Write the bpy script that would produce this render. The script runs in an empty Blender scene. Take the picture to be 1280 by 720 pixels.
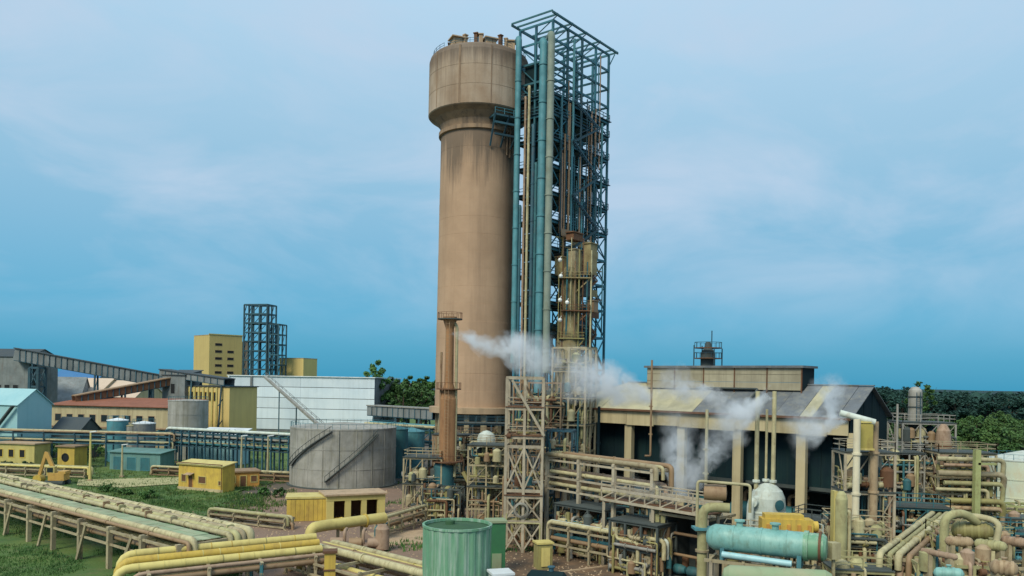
import bpy, math, random
from mathutils import Vector, Matrix, noise
rnd = random.Random(7)
scene = bpy.context.scene
COL = scene.collection
PI = math.pi

# ------------------------------------------------------------------ camera
FOC, PPX, PPY, ROLL, EYE = 1000.0, 640.0, 478.0, math.radians(1.0), 22.0
CR, SR = math.cos(ROLL), math.sin(ROLL)
cam_d = bpy.data.cameras.new('camera')
cam_d.sensor_width = 36.0
cam_d.lens = 36.0 * FOC / 1280.0
cam_d.shift_y = (PPY - 360.0) / 1280.0
cam_d.clip_start, cam_d.clip_end = 0.5, 20000.0
cam = bpy.data.objects.new('camera', cam_d)
COL.objects.link(cam)
cam.matrix_world = Matrix(((CR, -SR, 0, 0), (0, 0, -1, 0), (SR, CR, 0, EYE), (0, 0, 0, 1)))
scene.camera = cam

# ------------------------------------------------------------------ sky, sun, exposure
SUN_EL, SUN_AZ = math.radians(44), math.radians(210)      # azimuth clockwise from +Y: behind and to the left of the camera
world = bpy.data.worlds.new('World')
scene.world = world
world.use_nodes = True
wt = world.node_tree
wt.nodes.clear()
def wn(t, **k):
    n = wt.nodes.new(t)
    for a, b in k.items(): setattr(n, a, b)
    return n
wl = wt.links.new
w_out = wn('ShaderNodeOutputWorld')
sky = wn('ShaderNodeTexSky', sky_type='NISHITA', sun_disc=False, sun_elevation=SUN_EL, sun_rotation=SUN_AZ)
bg_sky = wn('ShaderNodeBackground'); bg_sky.inputs['Strength'].default_value = 0.07
wl(sky.outputs[0], bg_sky.inputs[0])
tc = wn('ShaderNodeTexCoord')
sep = wn('ShaderNodeSeparateXYZ'); wl(tc.outputs['Generated'], sep.inputs[0])
ramp = wn('ShaderNodeValToRGB')
els = ramp.color_ramp.elements
stops = [(0.0, (.034, .315, .52)), (.03, (.052, .35, .56)), (.08, (.11, .42, .645)), (.175, (.225, .49, .695)), (.27, (.33, .565, .75)), (.43, (.47, .68, .86)), (1.0, (.52, .70, .88))]
els[0].position, els[0].color = stops[0][0], (*stops[0][1], 1)
els[1].position, els[1].color = stops[-1][0], (*stops[-1][1], 1)
for p, c in stops[1:-1]:
    e = els.new(p); e.color = (*c, 1)
wl(sep.outputs['Z'], ramp.inputs[0])
mapn = wn('ShaderNodeMapping'); mapn.inputs['Scale'].default_value = (1.0, 1.0, 2.3)
wl(tc.outputs['Generated'], mapn.inputs[0])
cn = wn('ShaderNodeTexNoise'); cn.inputs['Scale'].default_value = 4.2; cn.inputs['Detail'].default_value = 10; cn.inputs['Roughness'].default_value = .56; cn.inputs['Distortion'].default_value = .5
wl(mapn.outputs[0], cn.inputs['Vector'])
cr = wn('ShaderNodeValToRGB'); cr.color_ramp.elements[0].position = .40; cr.color_ramp.elements[1].position = .68
cr.color_ramp.elements[1].color = (.75, .75, .75, 1)
wl(cn.outputs['Fac'], cr.inputs[0])
ef = wn('ShaderNodeMapRange'); ef.inputs['From Min'].default_value = .03; ef.inputs['From Max'].default_value = .2
wl(sep.outputs['Z'], ef.inputs['Value'])
mulf = wn('ShaderNodeMath', operation='MULTIPLY'); wl(cr.outputs[0], mulf.inputs[0]); wl(ef.outputs[0], mulf.inputs[1])
cmix = wn('ShaderNodeMix', data_type='RGBA'); wl(mulf.outputs[0], cmix.inputs[0]); wl(ramp.outputs[0], cmix.inputs[6])
cmix.inputs[7].default_value = (.53, .655, .81, 1)
bg_cl = wn('ShaderNodeBackground'); bg_cl.inputs['Strength'].default_value = 1.0
wl(cmix.outputs[2], bg_cl.inputs[0])
wmix = wn('ShaderNodeMixShader'); wmix.inputs[0].default_value = .9      # nine tenths cloud cover over the clear sky
wl(bg_sky.outputs[0], wmix.inputs[1]); wl(bg_cl.outputs[0], wmix.inputs[2]); wl(wmix.outputs[0], w_out.inputs['Surface'])
sun_d = bpy.data.lights.new('sun', 'SUN')
sun_d.energy, sun_d.angle, sun_d.color = 2.7, math.radians(22), (1.0, .94, .74)
sun = bpy.data.objects.new('sun', sun_d); COL.objects.link(sun)
sd = Vector((math.sin(SUN_AZ) * math.cos(SUN_EL), math.cos(SUN_AZ) * math.cos(SUN_EL), math.sin(SUN_EL)))
sun.rotation_euler = sd.to_track_quat('Z', 'Y').to_euler()
scene.view_settings.view_transform = 'Standard'
scene.view_settings.look = 'None'
scene.view_settings.exposure = 0.1
scene.view_settings.gamma = 1.0
scene.view_settings.use_curve_mapping = False
scene.cycles.volume_step_rate = 2.0
scene.cycles.volume_max_steps = 64
scene.cycles.volume_bounces = 5

# ------------------------------------------------------------------ placing helpers (survey of the plant from the photo: pixel + distance -> point)
def ray(u, v):
    x, y = (u - PPX) / FOC, (PPY - v) / FOC
    return x * CR - y * SR, x * SR + y * CR
def at(u, v, Y):
    a, b = ray(u, v); return Vector((a * Y, Y, EYE + b * Y))
def gp(u, v, z=0.0):
    a, b = ray(u, v); Y = (z - EYE) / b
    return Vector((a * Y, Y, z))
def xy(u, v, Y): p = at(u, v, Y); return p.x, p.y
def zat(u, v, Y): return at(u, v, Y).z

# ------------------------------------------------------------------ materials
MATS = {}
def srgb(h):
    r, g, b = int(h[0:2], 16) / 255, int(h[2:4], 16) / 255, int(h[4:6], 16) / 255
    f = lambda c: c / 12.92 if c <= .04045 else ((c + .055) / 1.055) ** 2.4
    return (f(r), f(g), f(b))
def M(name, base, alt=None, scale=.35, amt=.6, rust=0.0, rust_col=(.13, .055, .025), streak=0.0, streak_col=(.05, .05, .045),
      rough=.7, metal=0.0, bump=.15, bscale=3.0, vary=.12, ss=.9, zst=None, zcol=(.1, .08, .065), spec=.5):
    m = bpy.data.materials.new(name); m.use_nodes = True
    t = m.node_tree; L = t.links.new
    b = t.nodes['Principled BSDF']
    b.inputs['Roughness'].default_value = rough; b.inputs['Metallic'].default_value = metal; b.inputs['Specular IOR Level'].default_value = spec
    tcn = t.nodes.new('ShaderNodeTexCoord')
    def noi(sc, det, mp=None, ro=.6):
        n = t.nodes.new('ShaderNodeTexNoise'); n.inputs['Scale'].default_value = sc; n.inputs['Detail'].default_value = det; n.inputs['Roughness'].default_value = ro
        if mp:
            k = t.nodes.new('ShaderNodeMapping'); k.inputs['Scale'].default_value = mp; L(tcn.outputs['Object'], k.inputs[0]); L(k.outputs[0], n.inputs['Vector'])
        else: L(tcn.outputs['Object'], n.inputs['Vector'])
        return n
    def mapr(sock, a, c, lo=0., hi=1.):
        n = t.nodes.new('ShaderNodeMapRange'); n.inputs[1].default_value = a; n.inputs[2].default_value = c; n.inputs[3].default_value = lo; n.inputs[4].default_value = hi
        L(sock, n.inputs[0]); return n.outputs[0]
    def mix(fac, A, B):
        n = t.nodes.new('ShaderNodeMix'); n.data_type = 'RGBA'
        for s, x in ((n.inputs[0], fac), (n.inputs[6], A), (n.inputs[7], B)):
            if isinstance(x, bpy.types.NodeSocket): L(x, s)
            elif isinstance(x, tuple): s.default_value = (*x, 1)
            else: s.default_value = x
        return n.outputs[2]
    alt = alt or tuple(c * .62 for c in base)
    n1 = noi(scale, 8)
    col = mix(mapr(n1.outputs['Fac'], .36, .66, 0, amt), base, alt)
    if streak:
        n2 = noi(1.0, 5, (ss, ss, ss * .05), .7)
        col = mix(mapr(n2.outputs['Fac'], .48, .72, 0, streak), col, streak_col)
    if rust:
        n3 = noi(scale * 1.9 + .11, 9, (1, 1, .45), .72)
        col = mix(mapr(n3.outputs['Fac'], .52, .68, 0, rust), col, rust_col)
    if zst:      # rain stains hanging below a projecting edge at height zst[0], running out at zst[1]
        sp = t.nodes.new('ShaderNodeSeparateXYZ'); L(tcn.outputs['Object'], sp.inputs[0])
        n5 = noi(1.0, 7, (.75, .75, .035), .75)
        ml = t.nodes.new('ShaderNodeMath'); ml.operation = 'MULTIPLY'
        L(mapr(sp.outputs['Z'], zst[1], zst[0], -.35, .55), ml.inputs[0]); ml.operation = 'ADD'; L(n5.outputs['Fac'], ml.inputs[1])
        col = mix(mapr(ml.outputs[0], .62, .88, 0, zst[2]), col, zcol)
    oi = t.nodes.new('ShaderNodeObjectInfo')
    hv = t.nodes.new('ShaderNodeHueSaturation')
    L(mapr(oi.outputs['Random'], 0, 1, 1 - vary, 1 + vary), hv.inputs['Value']); L(col, hv.inputs['Color'])
    L(hv.outputs[0], b.inputs['Base Color'])
    n4 = noi(bscale, 6)
    bp = t.nodes.new('ShaderNodeBump'); bp.inputs['Strength'].default_value = bump; bp.inputs['Distance'].default_value = .08
    L(n4.outputs['Fac'], bp.inputs['Height']); L(bp.outputs[0], b.inputs['Normal'])
    L(mapr(n1.outputs['Fac'], .3, .7, rough - .1, min(1, rough + .12)), b.inputs['Roughness'])
    MATS[name] = m
    return m
M('concrete', (.43, .295, .195), (.29, .195, .125), scale=.11, amt=.85, streak=.55, streak_col=(.22, .15, .10), ss=.5, rough=.9, bump=.35, vary=.02)
M('concrete_shaft', (.49, .325, .21), (.36, .235, .15), scale=.10, amt=.8, streak=.5, streak_col=(.24, .16, .105), ss=.45, rough=.9, bump=.35, vary=0, zst=(76, 50, .75), zcol=(.10, .078, .06))
M('concrete_head', (.43, .335, .25), (.29, .195, .125), scale=.13, amt=.9, streak=.6, streak_col=(.17, .125, .09), ss=.6, rough=.9, bump=.35, vary=0, zst=(91.5, 80, .75), zcol=(.12, .09, .07))
M('concrete_stained', (.33, .22, .135), (.16, .115, .085), scale=.25, streak=.8, streak_col=(.06, .05, .045), rough=.9, bump=.25, vary=.03)
M('concrete_pale', (.46, .33, .21), (.34, .24, .15), scale=.3, streak=.4, rough=.9, vary=.05)
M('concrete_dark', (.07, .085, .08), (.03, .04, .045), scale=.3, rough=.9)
M('steel_blue', (.03, .15, .19), (.018, .08, .115), scale=.5, rust=.2, rough=.6, vary=.35)
M('steel_navy', (.016, .06, .09), (.035, .11, .135), scale=.6, rust=.25, rough=.65, vary=.4)
M('teal_pipe', (.075, .24, .28), (.045, .16, .19), scale=.5, amt=.9, rust=.25, streak=.4, streak_col=(.03, .09, .10), rough=.65, vary=.2)
M('teal_dark', (.03, .14, .16), (.02, .07, .09), scale=.4, rust=.25, rough=.68)
M('cream_pipe', (.50, .45, .26), (.33, .29, .17), scale=.7, amt=.9, rust=.65, rust_col=(.18, .12, .055), streak=.4, streak_col=(.16, .13, .07), ss=1.6, rough=.75)
M('beige_steel', (.40, .34, .21), (.26, .21, .13), scale=.7, amt=.9, rust=.65, rust_col=(.15, .085, .045), rough=.75)
M('brown_pipe', (.30, .20, .11), (.20, .12, .07), scale=.5, rust=.6, rough=.65)
M('pink_pipe', (.38, .265, .185), (.25, .17, .11), scale=.7, amt=.8, rust=.6, rough=.75)
M('olive_pipe', (.30, .27, .10), (.2, .17, .07), scale=.5, rust=.5, rough=.6)
M('rust', (.16, .075, .035), (.08, .04, .025), scale=.8, rough=.85)
M('yellow', (.60, .42, .07), (.45, .30, .06), scale=.5, amt=.8, rust=.5, rust_col=(.28, .16, .05), streak=.5, streak_col=(.26, .17, .06), ss=1.4, rough=.65)
M('yellow_far', (.60, .45, .17), (.5, .37, .15), scale=.1, streak=.35, streak_col=(.35, .25, .12), rough=.8)
M('duct_grey', (.27, .31, .25), (.18, .23, .19), scale=.4, amt=.9, rust=.45, rust_col=(.17, .14, .08), rough=.7)
M('olive_rust', (.33, .27, .13), (.20, .15, .07), scale=.6, amt=.9, rust=.6, rust_col=(.17, .085, .04), rough=.75)
M('deck_worn', (.36, .38, .24), (.24, .33, .20), scale=.3, amt=.9, rust=.5, rust_col=(.32, .27, .18), rough=.8)
M('yellow_pale', (.60, .50, .17), (.46, .37, .13), scale=.4, rust=.35, rust_col=(.25, .16, .06), streak=.3, streak_col=(.2, .15, .06), rough=.65)
M('orange', (.58, .29, .06), (.4, .19, .05), scale=.5, rust=.4, rough=.65)
M('cream_wall', (.50, .42, .25), (.38, .31, .18), scale=.2, streak=.55, streak_col=(.2, .15, .08), rough=.8)
M('monitor_beige', (.37, .33, .23), (.26, .23, .16), scale=.3, amt=.9, streak=.6, streak_col=(.16, .13, .09), rough=.8)
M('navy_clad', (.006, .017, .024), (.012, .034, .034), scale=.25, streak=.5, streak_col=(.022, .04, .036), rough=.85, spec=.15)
M('roof_grey', (.14, .155, .17), (.09, .10, .115), scale=.45, amt=.9, streak=.4, streak_col=(.28, .27, .22), rust=.45, rust_col=(.30, .27, .19), rough=.75)
M('roof_cream', (.46, .42, .27), (.31, .29, .20), scale=.4, amt=.9, rust=.5, rust_col=(.2, .19, .15), rough=.7)
M('white_clad', (.64, .71, .77), (.52, .61, .69), scale=.12, amt=.8, streak=.4, streak_col=(.42, .48, .52), ss=.6, rough=.65, bump=.1, vary=.10)
M('white_trim', (.74, .78, .80), rough=.6)
M('grey_tank', (.36, .345, .31), (.21, .205, .185), scale=.3, amt=.9, streak=.85, streak_col=(.14, .13, .095), ss=1.1, rust=.4, rust_col=(.19, .17, .09), rough=.7)
M('green_tank', (.15, .33, .20), (.09, .24, .15), scale=.3, streak=.95, streak_col=(.44, .52, .46), ss=1.9, rust=.25, rust_col=(.12, .17, .08), rough=.5)
M('green_dark', (.03, .09, .04), (.05, .12, .05), scale=.6, rough=.85)
M('green_paint', (.035, .15, .06), (.025, .10, .05), scale=.5, rough=.6)
M('green_deck', (.24, .33, .19), (.33, .33, .21), scale=.3, amt=.9, rust=.5, rust_col=(.2, .19, .11), rough=.8)
M('dark_roof', (.035, .05, .06), (.07, .08, .08), scale=.4, rough=.75)
M('grey_shed', (.23, .25, .25), (.14, .16, .165), scale=.3, amt=.9, streak=.6, streak_col=(.12, .12, .10), rust=.3, rough=.8)
M('blue_roof', (.03, .13, .30), (.05, .17, .33), scale=.3, rough=.6)
M('teal_roof', (.28, .50, .54), (.36, .56, .58), scale=.15, streak=.3, streak_col=(.2, .38, .4), rough=.6)
M('red_roof', (.26, .09, .045), (.15, .06, .035), scale=.4, rough=.8)
M('pink_roof', (.55, .43, .33), (.45, .36, .27), scale=.3, rough=.7)
M('black_opening', (.006, .008, .010), (.012, .014, .016), scale=.5, rough=.9)
M('window_glass', (.02, .03, .035), rough=.15, bump=.0)
M('white_vessel', (.56, .60, .54), (.42, .48, .43), scale=.6, amt=.8, rust=.5, rust_col=(.28, .2, .11), streak=.5, streak_col=(.3, .3, .25), ss=1.5, rough=.6)
M('cyan_vessel', (.25, .46, .41), (.15, .36, .34), scale=.6, amt=.9, rust=.5, rust_col=(.12, .17, .11), streak=.6, streak_col=(.09, .24, .22), ss=1.4, rough=.55)
M('sphere_tank', (.52, .60, .50), (.60, .48, .22), scale=.12, rust=.4, rust_col=(.5, .25, .08), rough=.5)
M('bark', (.07, .05, .035), rough=.95)
M('leaf_dark', (.018, .055, .022), (.035, .09, .025), scale=.16, amt=1, rough=.75, bump=0, vary=.3)
M('leaf_mid', (.035, .10, .025), (.07, .15, .03), scale=.16, amt=1, rough=.75, bump=0, vary=.3)
M('leaf_bright', (.03, .095, .025), (.075, .14, .03), scale=.2, amt=1, rough=.75, bump=0, vary=.35)
M('leaf_far', (.012, .05, .045), (.02, .07, .05), scale=.03, amt=1, rough=.85, bump=0, vary=.1)
M('ground_dirt', (.12, .092, .07), (.06, .055, .048), scale=.12, amt=.9, rust=.5, rust_col=(.07, .085, .035), rough=.95, bump=.6, vary=0)
M('yard_dirt', (.24, .155, .11), (.17, .115, .085), scale=.09, rust=.3, rust_col=(.12, .11, .06), rough=.95, bump=.5, vary=0)
M('yard_rust_shade', (.20, .115, .06), (.07, .055, .04), scale=.35, amt=.9, rust=.7, rust_col=(.05, .045, .04), rough=.95, bump=.6, vary=0)  # rusty soil, with shade between the equipment darkened into the colour
M('grass', (.045, .11, .022), (.11, .165, .035), scale=.16, amt=1, rust=.75, rust_col=(.16, .135, .06), rough=.95, bump=1., bscale=2.2, vary=0)
M('path', (.42, .38, .19), (.30, .29, .14), scale=.12, rough=.95, vary=0)
M('hill', (.006, .03, .035), (.01, .045, .042), scale=.02, amt=1, rough=.95, vary=0)
M('sky_gap_white', (.8, .8, .75), rough=.4)
M('skin_yellow_machine', (.55, .33, .08), (.42, .24, .07), scale=1., rust=.4, rough=.6)
M('rust_tan', (.34, .175, .075), (.22, .11, .055), scale=.35, rust=.55, rust_col=(.12, .06, .03), rough=.75)
M('olive_cream', (.40, .38, .19), (.26, .24, .12), scale=.6, amt=.9, rust=.6, rust_col=(.18, .13, .06), rough=.75)
M('olive_yellow', (.40, .33, .08), (.28, .23, .07), scale=.5, rust=.4, rough=.65)
M('beige_pale', (.44, .38, .28), (.30, .26, .19), scale=.7, amt=.9, rust=.6, rust_col=(.17, .10, .055), rough=.75)
M('cream_pale', (.64, .58, .42), (.52, .46, .33), scale=.5, rust=.3, rust_col=(.3, .18, .09), rough=.68)
M('tan_pipe', (.42, .31, .19), (.28, .2, .12), scale=.7, amt=.8, rust=.6, rough=.75)
M('teal_light', (.34, .56, .60), (.26, .46, .5), scale=.4, rust=.2, rough=.45)
M('lime', (.36, .38, .16), (.26, .28, .11), scale=.6, amt=.8, rust=.5, rough=.7)
M('teal_wall', (.14, .28, .26), (.09, .2, .19), scale=.3, amt=.8, streak=.5, streak_col=(.07, .12, .1), ss=1.2, rust=.3, rough=.75)
M('leaf_yellow', (.34, .32, .03), (.26, .28, .04), scale=.3, amt=1, rough=.75, bump=0)

# ------------------------------------------------------------------ mesh helpers
ORG = {}
class MB:
    def __init__(s): s.v, s.f, s.sm = [], [], []
    def add(s, vs, fs, smooth=False):
        k = len(s.v); s.v += [Vector(a) for a in vs]; s.f += [tuple(i + k for i in f) for f in fs]; s.sm += [smooth] * len(fs); return s
    def box(s, c, d, rz=0.0):
        c = Vector(c); a, b = math.cos(rz), math.sin(rz); vs = []
        for z in (-.5, .5):
            for x, y in ((-.5, -.5), (.5, -.5), (.5, .5), (-.5, .5)):
                X, Y = x * d[0], y * d[1]; vs.append(c + Vector((X * a - Y * b, X * b + Y * a, z * d[2])))
        return s.add(vs, [(3, 2, 1, 0), (4, 5, 6, 7), (0, 1, 5, 4), (1, 2, 6, 5), (2, 3, 7, 6), (3, 0, 4, 7)])
    def bar(s, p, q, w, h=None, side=None):
        p, q = Vector(p), Vector(q); h = h or w; d = (q - p).normalized()
        if side is None: side = d.cross(Vector((0, 0, 1))) if abs(d.z) < .98 else Vector((1, 0, 0))
        side = Vector(side).normalized(); up = side.cross(d).normalized(); vs = []
        for e in (p, q):
            for x, y in ((-.5, -.5), (.5, -.5), (.5, .5), (-.5, .5)): vs.append(e + side * w * x + up * h * y)
        return s.add(vs, [(0, 1, 2, 3), (7, 6, 5, 4), (0, 4, 5, 1), (1, 5, 6, 2), (2, 6, 7, 3), (3, 7, 4, 0)])
    def tube(s, pts, r, n=10, bend=None):
        P = [Vector(p) for p in pts]
        if len(P) > 2 and bend is not False:
            bend = bend or r * 2.4; Q = [P[0]]
            for i in range(1, len(P) - 1):
                a, b = P[i - 1] - P[i], P[i + 1] - P[i]; t = min(bend, a.length * .48, b.length * .48)
                A, B = P[i] + a.normalized() * t, P[i] + b.normalized() * t
                for k in range(5):
                    u = k / 4; Q.append(A * (1 - u) ** 2 + P[i] * 2 * u * (1 - u) + B * u * u)
            Q.append(P[-1]); P = Q
        d0 = (P[1] - P[0]).normalized(); ref = Vector((0, 0, 1)) if abs(d0.z) < .9 else Vector((1, 0, 0))
        X = d0.cross(ref).normalized(); vs = []; m = len(P)
        for i, p in enumerate(P):
            d = (P[min(i + 1, m - 1)] - P[max(i - 1, 0)]).normalized(); X = (X - d * X.dot(d)).normalized(); Yv = d.cross(X)
            rr = r[i] if isinstance(r, (list, tuple)) else r
            for k in range(n): a = 2 * PI * k / n; vs.append(p + X * math.cos(a) * rr + Yv * math.sin(a) * rr)
        s.add(vs, [(i * n + k, i * n + (k + 1) % n, (i + 1) * n + (k + 1) % n, (i + 1) * n + k) for i in range(m - 1) for k in range(n)], True)
        s.add(vs[:n], [tuple(range(n - 1, -1, -1))]); s.add(vs[-n:], [tuple(range(n))])
        return s
    def lathe(s, prof, c, n=32, axis=None, smooth=True):
        c = Vector(c); Z = Vector(axis).normalized() if axis is not None else Vector((0, 0, 1))
        X = (Z.cross(Vector((0, 0, 1))) if abs(Z.z) < .95 else Vector((1, 0, 0))).normalized(); Yv = Z.cross(X)
        for (r0, z0), (r1, z1) in zip(prof, prof[1:]):
            vs = []
            for r, z in ((r0, z0), (r1, z1)):
                for k in range(n): a = 2 * PI * k / n; vs.append(c + Z * z + (X * math.cos(a) + Yv * math.sin(a)) * r)
            if r0 < 1e-6: fs = [(k, n + (k + 1) % n, n + k) for k in range(n)]
            elif r1 < 1e-6: fs = [(k, (k + 1) % n, n + k) for k in range(n)]
            else: fs = [(k, (k + 1) % n, n + (k + 1) % n, n + k) for k in range(n)]
            s.add(vs, fs, smooth and abs(z1 - z0) > 1e-6)
        return s
    def poly(s, pts, t=None):
        P = [Vector(p) for p in pts]; n = len(P)
        if t is None: return s.add(P, [tuple(range(n))])
        N = Vector((0, 0, 0))
        for i in range(n): N += P[i].cross(P[(i + 1) % n])
        N = N.normalized() * t; Q = [p - N for p in P]
        return s.add(P + Q, [tuple(range(n)), tuple(range(2 * n - 1, n - 1, -1))] + [(i, n + i, n + (i + 1) % n, (i + 1) % n) for i in range(n)])
    def prism(s, pts2, z0, z1):
        return s.poly([(x, y, z1) for x, y in pts2], z1 - z0)
    def base(s):
        xs = [v.x for v in s.v]; ys = [v.y for v in s.v]; zs = [v.z for v in s.v]
        return Vector(((min(xs) + max(xs)) / 2, (min(ys) + max(ys)) / 2, min(zs)))
def mesh_of(name, mb, o):
    me = bpy.data.meshes.new(name)
    me.from_pydata([tuple(v - o) for v in mb.v], [], mb.f)
    me.polygons.foreach_set('use_smooth', mb.sm); me.update()
    return me
def thing(name, label, cat, loc, group=None):
    o = bpy.data.objects.new(name, None); COL.objects.link(o); loc = Vector(loc)
    o.location = loc; o.empty_display_size = .5; ORG[o] = loc
    o['label'] = label; o['category'] = cat
    if group: o['group'] = group
    return o
def part(name, mb, mat, parent, label=None, kind=None):
    o = bpy.data.objects.new(name, mesh_of(name, mb, ORG[parent])); COL.objects.link(o)
    o.data.materials.append(MATS[mat]); o.parent = parent; ORG[o] = ORG[parent]
    if label: o['label'] = label
    if kind: o['kind'] = kind
    return o
def solo(name, mb, mat, label, cat, group=None, kind=None):
    b = mb.base(); o = bpy.data.objects.new(name, mesh_of(name, mb, b)); COL.objects.link(o); o.location = b; ORG[o] = b
    o.data.materials.append(MATS[mat])
    if label: o['label'] = label
    if cat: o['category'] = cat
    if group: o['group'] = group
    if kind: o['kind'] = kind
    return o
def structure(name, mb, mat): return solo(name, mb, mat, None, None, kind='structure')
def V(x, y, z=0.0): return Vector((x, y, z))
def rail(mb, pts, h=1.1, w=.09, step=2.0, close=False):
    P = [Vector(p) for p in pts] + ([Vector(pts[0])] if close else [])
    for a, b in zip(P, P[1:]):
        n = max(1, int((b - a).length / step))
        for i in range(n + 1):
            q = a.lerp(b, i / n); mb.bar(q, q + V(0, 0, h), w)
        for f in (.5, 1): mb.bar(a + V(0, 0, h * f), b + V(0, 0, h * f), w * .9)
    return mb
def ladder(mb, p, z0, z1, d=(1, 0, 0), w=.6):
    d = Vector(d).normalized()
    for s in (-.5, .5): mb.bar(V(p[0], p[1], z0) + d * w * s, V(p[0], p[1], z1) + d * w * s, .08)
    z = z0 + .4
    while z < z1: mb.bar(V(p[0], p[1], z) - d * w * .5, V(p[0], p[1], z) + d * w * .5, .05); z += .6
    return mb
def frame(name, label, cat, o, ax, lx, ly, nx, ny, levels, mat, pw=.3, bw=.25, decks=(), rails=(), brace='x', braces=True, group=None, top_beams=True, deck_mat=None, base_z=0.0, postz=None):
    """a steel frame: posts, beams per level, gratings, handrails and diagonal braces"""
    o = Vector((o[0], o[1], base_z)); ax = Vector((ax[0], ax[1], 0)).normalized(); ay = V(-ax.y, ax.x)
    t = thing(name, label, cat, o, group)
    g = lambda i, j, z: o + ax * (lx * i / nx) + ay * (ly * j / ny) + V(0, 0, z - base_z)
    top = postz or levels[-1]
    for i in range(nx + 1):
        for j in range(ny + 1):
            if 0 < i < nx and 0 < j < ny: continue
            part('post', MB().bar(g(i, j, base_z), g(i, j, top), pw, side=ax), mat, t)
    edge = [[(0, 0), (nx, 0)], [(0, ny), (nx, ny)]]
    for k, z in enumerate(levels):
        for j in (0, ny):
            part('beam', MB().bar(g(0, j, z), g(nx, j, z), bw * .8, bw * 1.3), mat, t)
        for i in range(nx + 1):
            part('beam', MB().bar(g(i, 0, z - .01), g(i, ny, z - .01), bw * .7, bw * 1.2), mat, t)
        if k in decks:
            m = MB(); m.poly([g(-.06, -.06, z + bw * .65 + .12), g(nx + .06, -.06, z + bw * .65 + .12), g(nx + .06, ny + .06, z + bw * .65 + .12), g(-.06, ny + .06, z + bw * .65 + .12)], .12)
            part('platform', m, deck_mat or mat, t)
        if k in rails:
            zz = z + bw * .65 + .12
            part('handrail', rail(MB(), [g(0, 0, zz), g(nx, 0, zz), g(nx, ny, zz), g(0, ny, zz)], close=True), mat, t)
    if braces:
        lv = [base_z] + list(levels)
        for z0, z1 in zip(lv, lv[1:]):
            if z1 - z0 < 1.2: continue
            for j in (0, ny):
                for i in range(nx):
                    if brace == 'x' or (i + int(z0)) % 2 == 0: part('brace', MB().bar(g(i, j, z0 + .1), g(i + 1, j, z1 - .1), bw * .5), mat, t)
                    if brace == 'x': part('brace', MB().bar(g(i + 1, j, z0 + .1), g(i, j, z1 - .1), bw * .5), mat, t)
            for i in (0, nx):
                for j in range(ny):
                    part('brace', MB().bar(g(i, j, z0 + .1), g(i, j + 1, z1 - .1) if brace != 'k' else (g(i, j, z1 - .1) + g(i, j + 1, z1 - .1)) / 2, bw * .5), mat, t)
    return t, g
def rack(name, label, p, q, width, zs, pipes, post_step, mat='beige_steel', pw=.35, group=None, side=1, legs=True, npipe=10):
    """pipe rack from p to q (xy): bents with posts and crossbeams, pipes (level, offset, r, material)"""
    p, q = V(p[0], p[1]), V(q[0], q[1]); d = (q - p).normalized(); nrm = V(-d.y, d.x) * side; L = (q - p).length
    t = thing(name, label, 'pipe rack', p, group)
    n = max(1, round(L / post_step))
    for i in range(n + 1):
        b = p + d * (L * i / n)
        if legs:
            for w in (0, width): part('post', MB().bar(b + nrm * w, b + nrm * w + V(0, 0, zs[-1] + .1), pw, side=d), mat, t)
        for z in zs: part('crossbeam', MB().bar(b - nrm * .3 + V(0, 0, z - .15), b + nrm * (width + .3) + V(0, 0, z - .15), pw * .9, .3), mat, t)
    for z in zs:
        for w in (0, width): part('beam', MB().bar(p + nrm * w + V(0, 0, z - .42), q + nrm * w + V(0, 0, z - .42), .2, .24), mat, t)
    for lev, off, r, pm in pipes:
        a = p + nrm * off + V(0, 0, zs[lev] + r + .01); c = q + nrm * off + V(0, 0, zs[lev] + r + .01)
        e0, e1 = a - d * rnd.uniform(.2, .9), c + d * rnd.uniform(.2, .9)
        m = MB().tube([e0 - V(0, 0, rnd.uniform(1.2, 2.6)), e0, e1, e1 - V(0, 0, rnd.uniform(1.2, 2.6))], r, npipe, bend=r * 2.2)
        k = rnd.uniform(6, 12)
        while k < L:
            m.lathe([(r, -.08), (r * 1.3, -.08), (r * 1.3, .08), (r, .08)], a + d * k, npipe, axis=d); k += rnd.uniform(9, 16)
        if r > .32:
            k = 1.0
            while k < L - 1: m.lathe([(r, -.04), (r * 1.06, -.04), (r * 1.06, .04), (r, .04)], a + d * k, npipe, axis=d); k += rnd.uniform(1.5, 2.6)
        part('pipe', m, pm, t)
    return t
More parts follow.
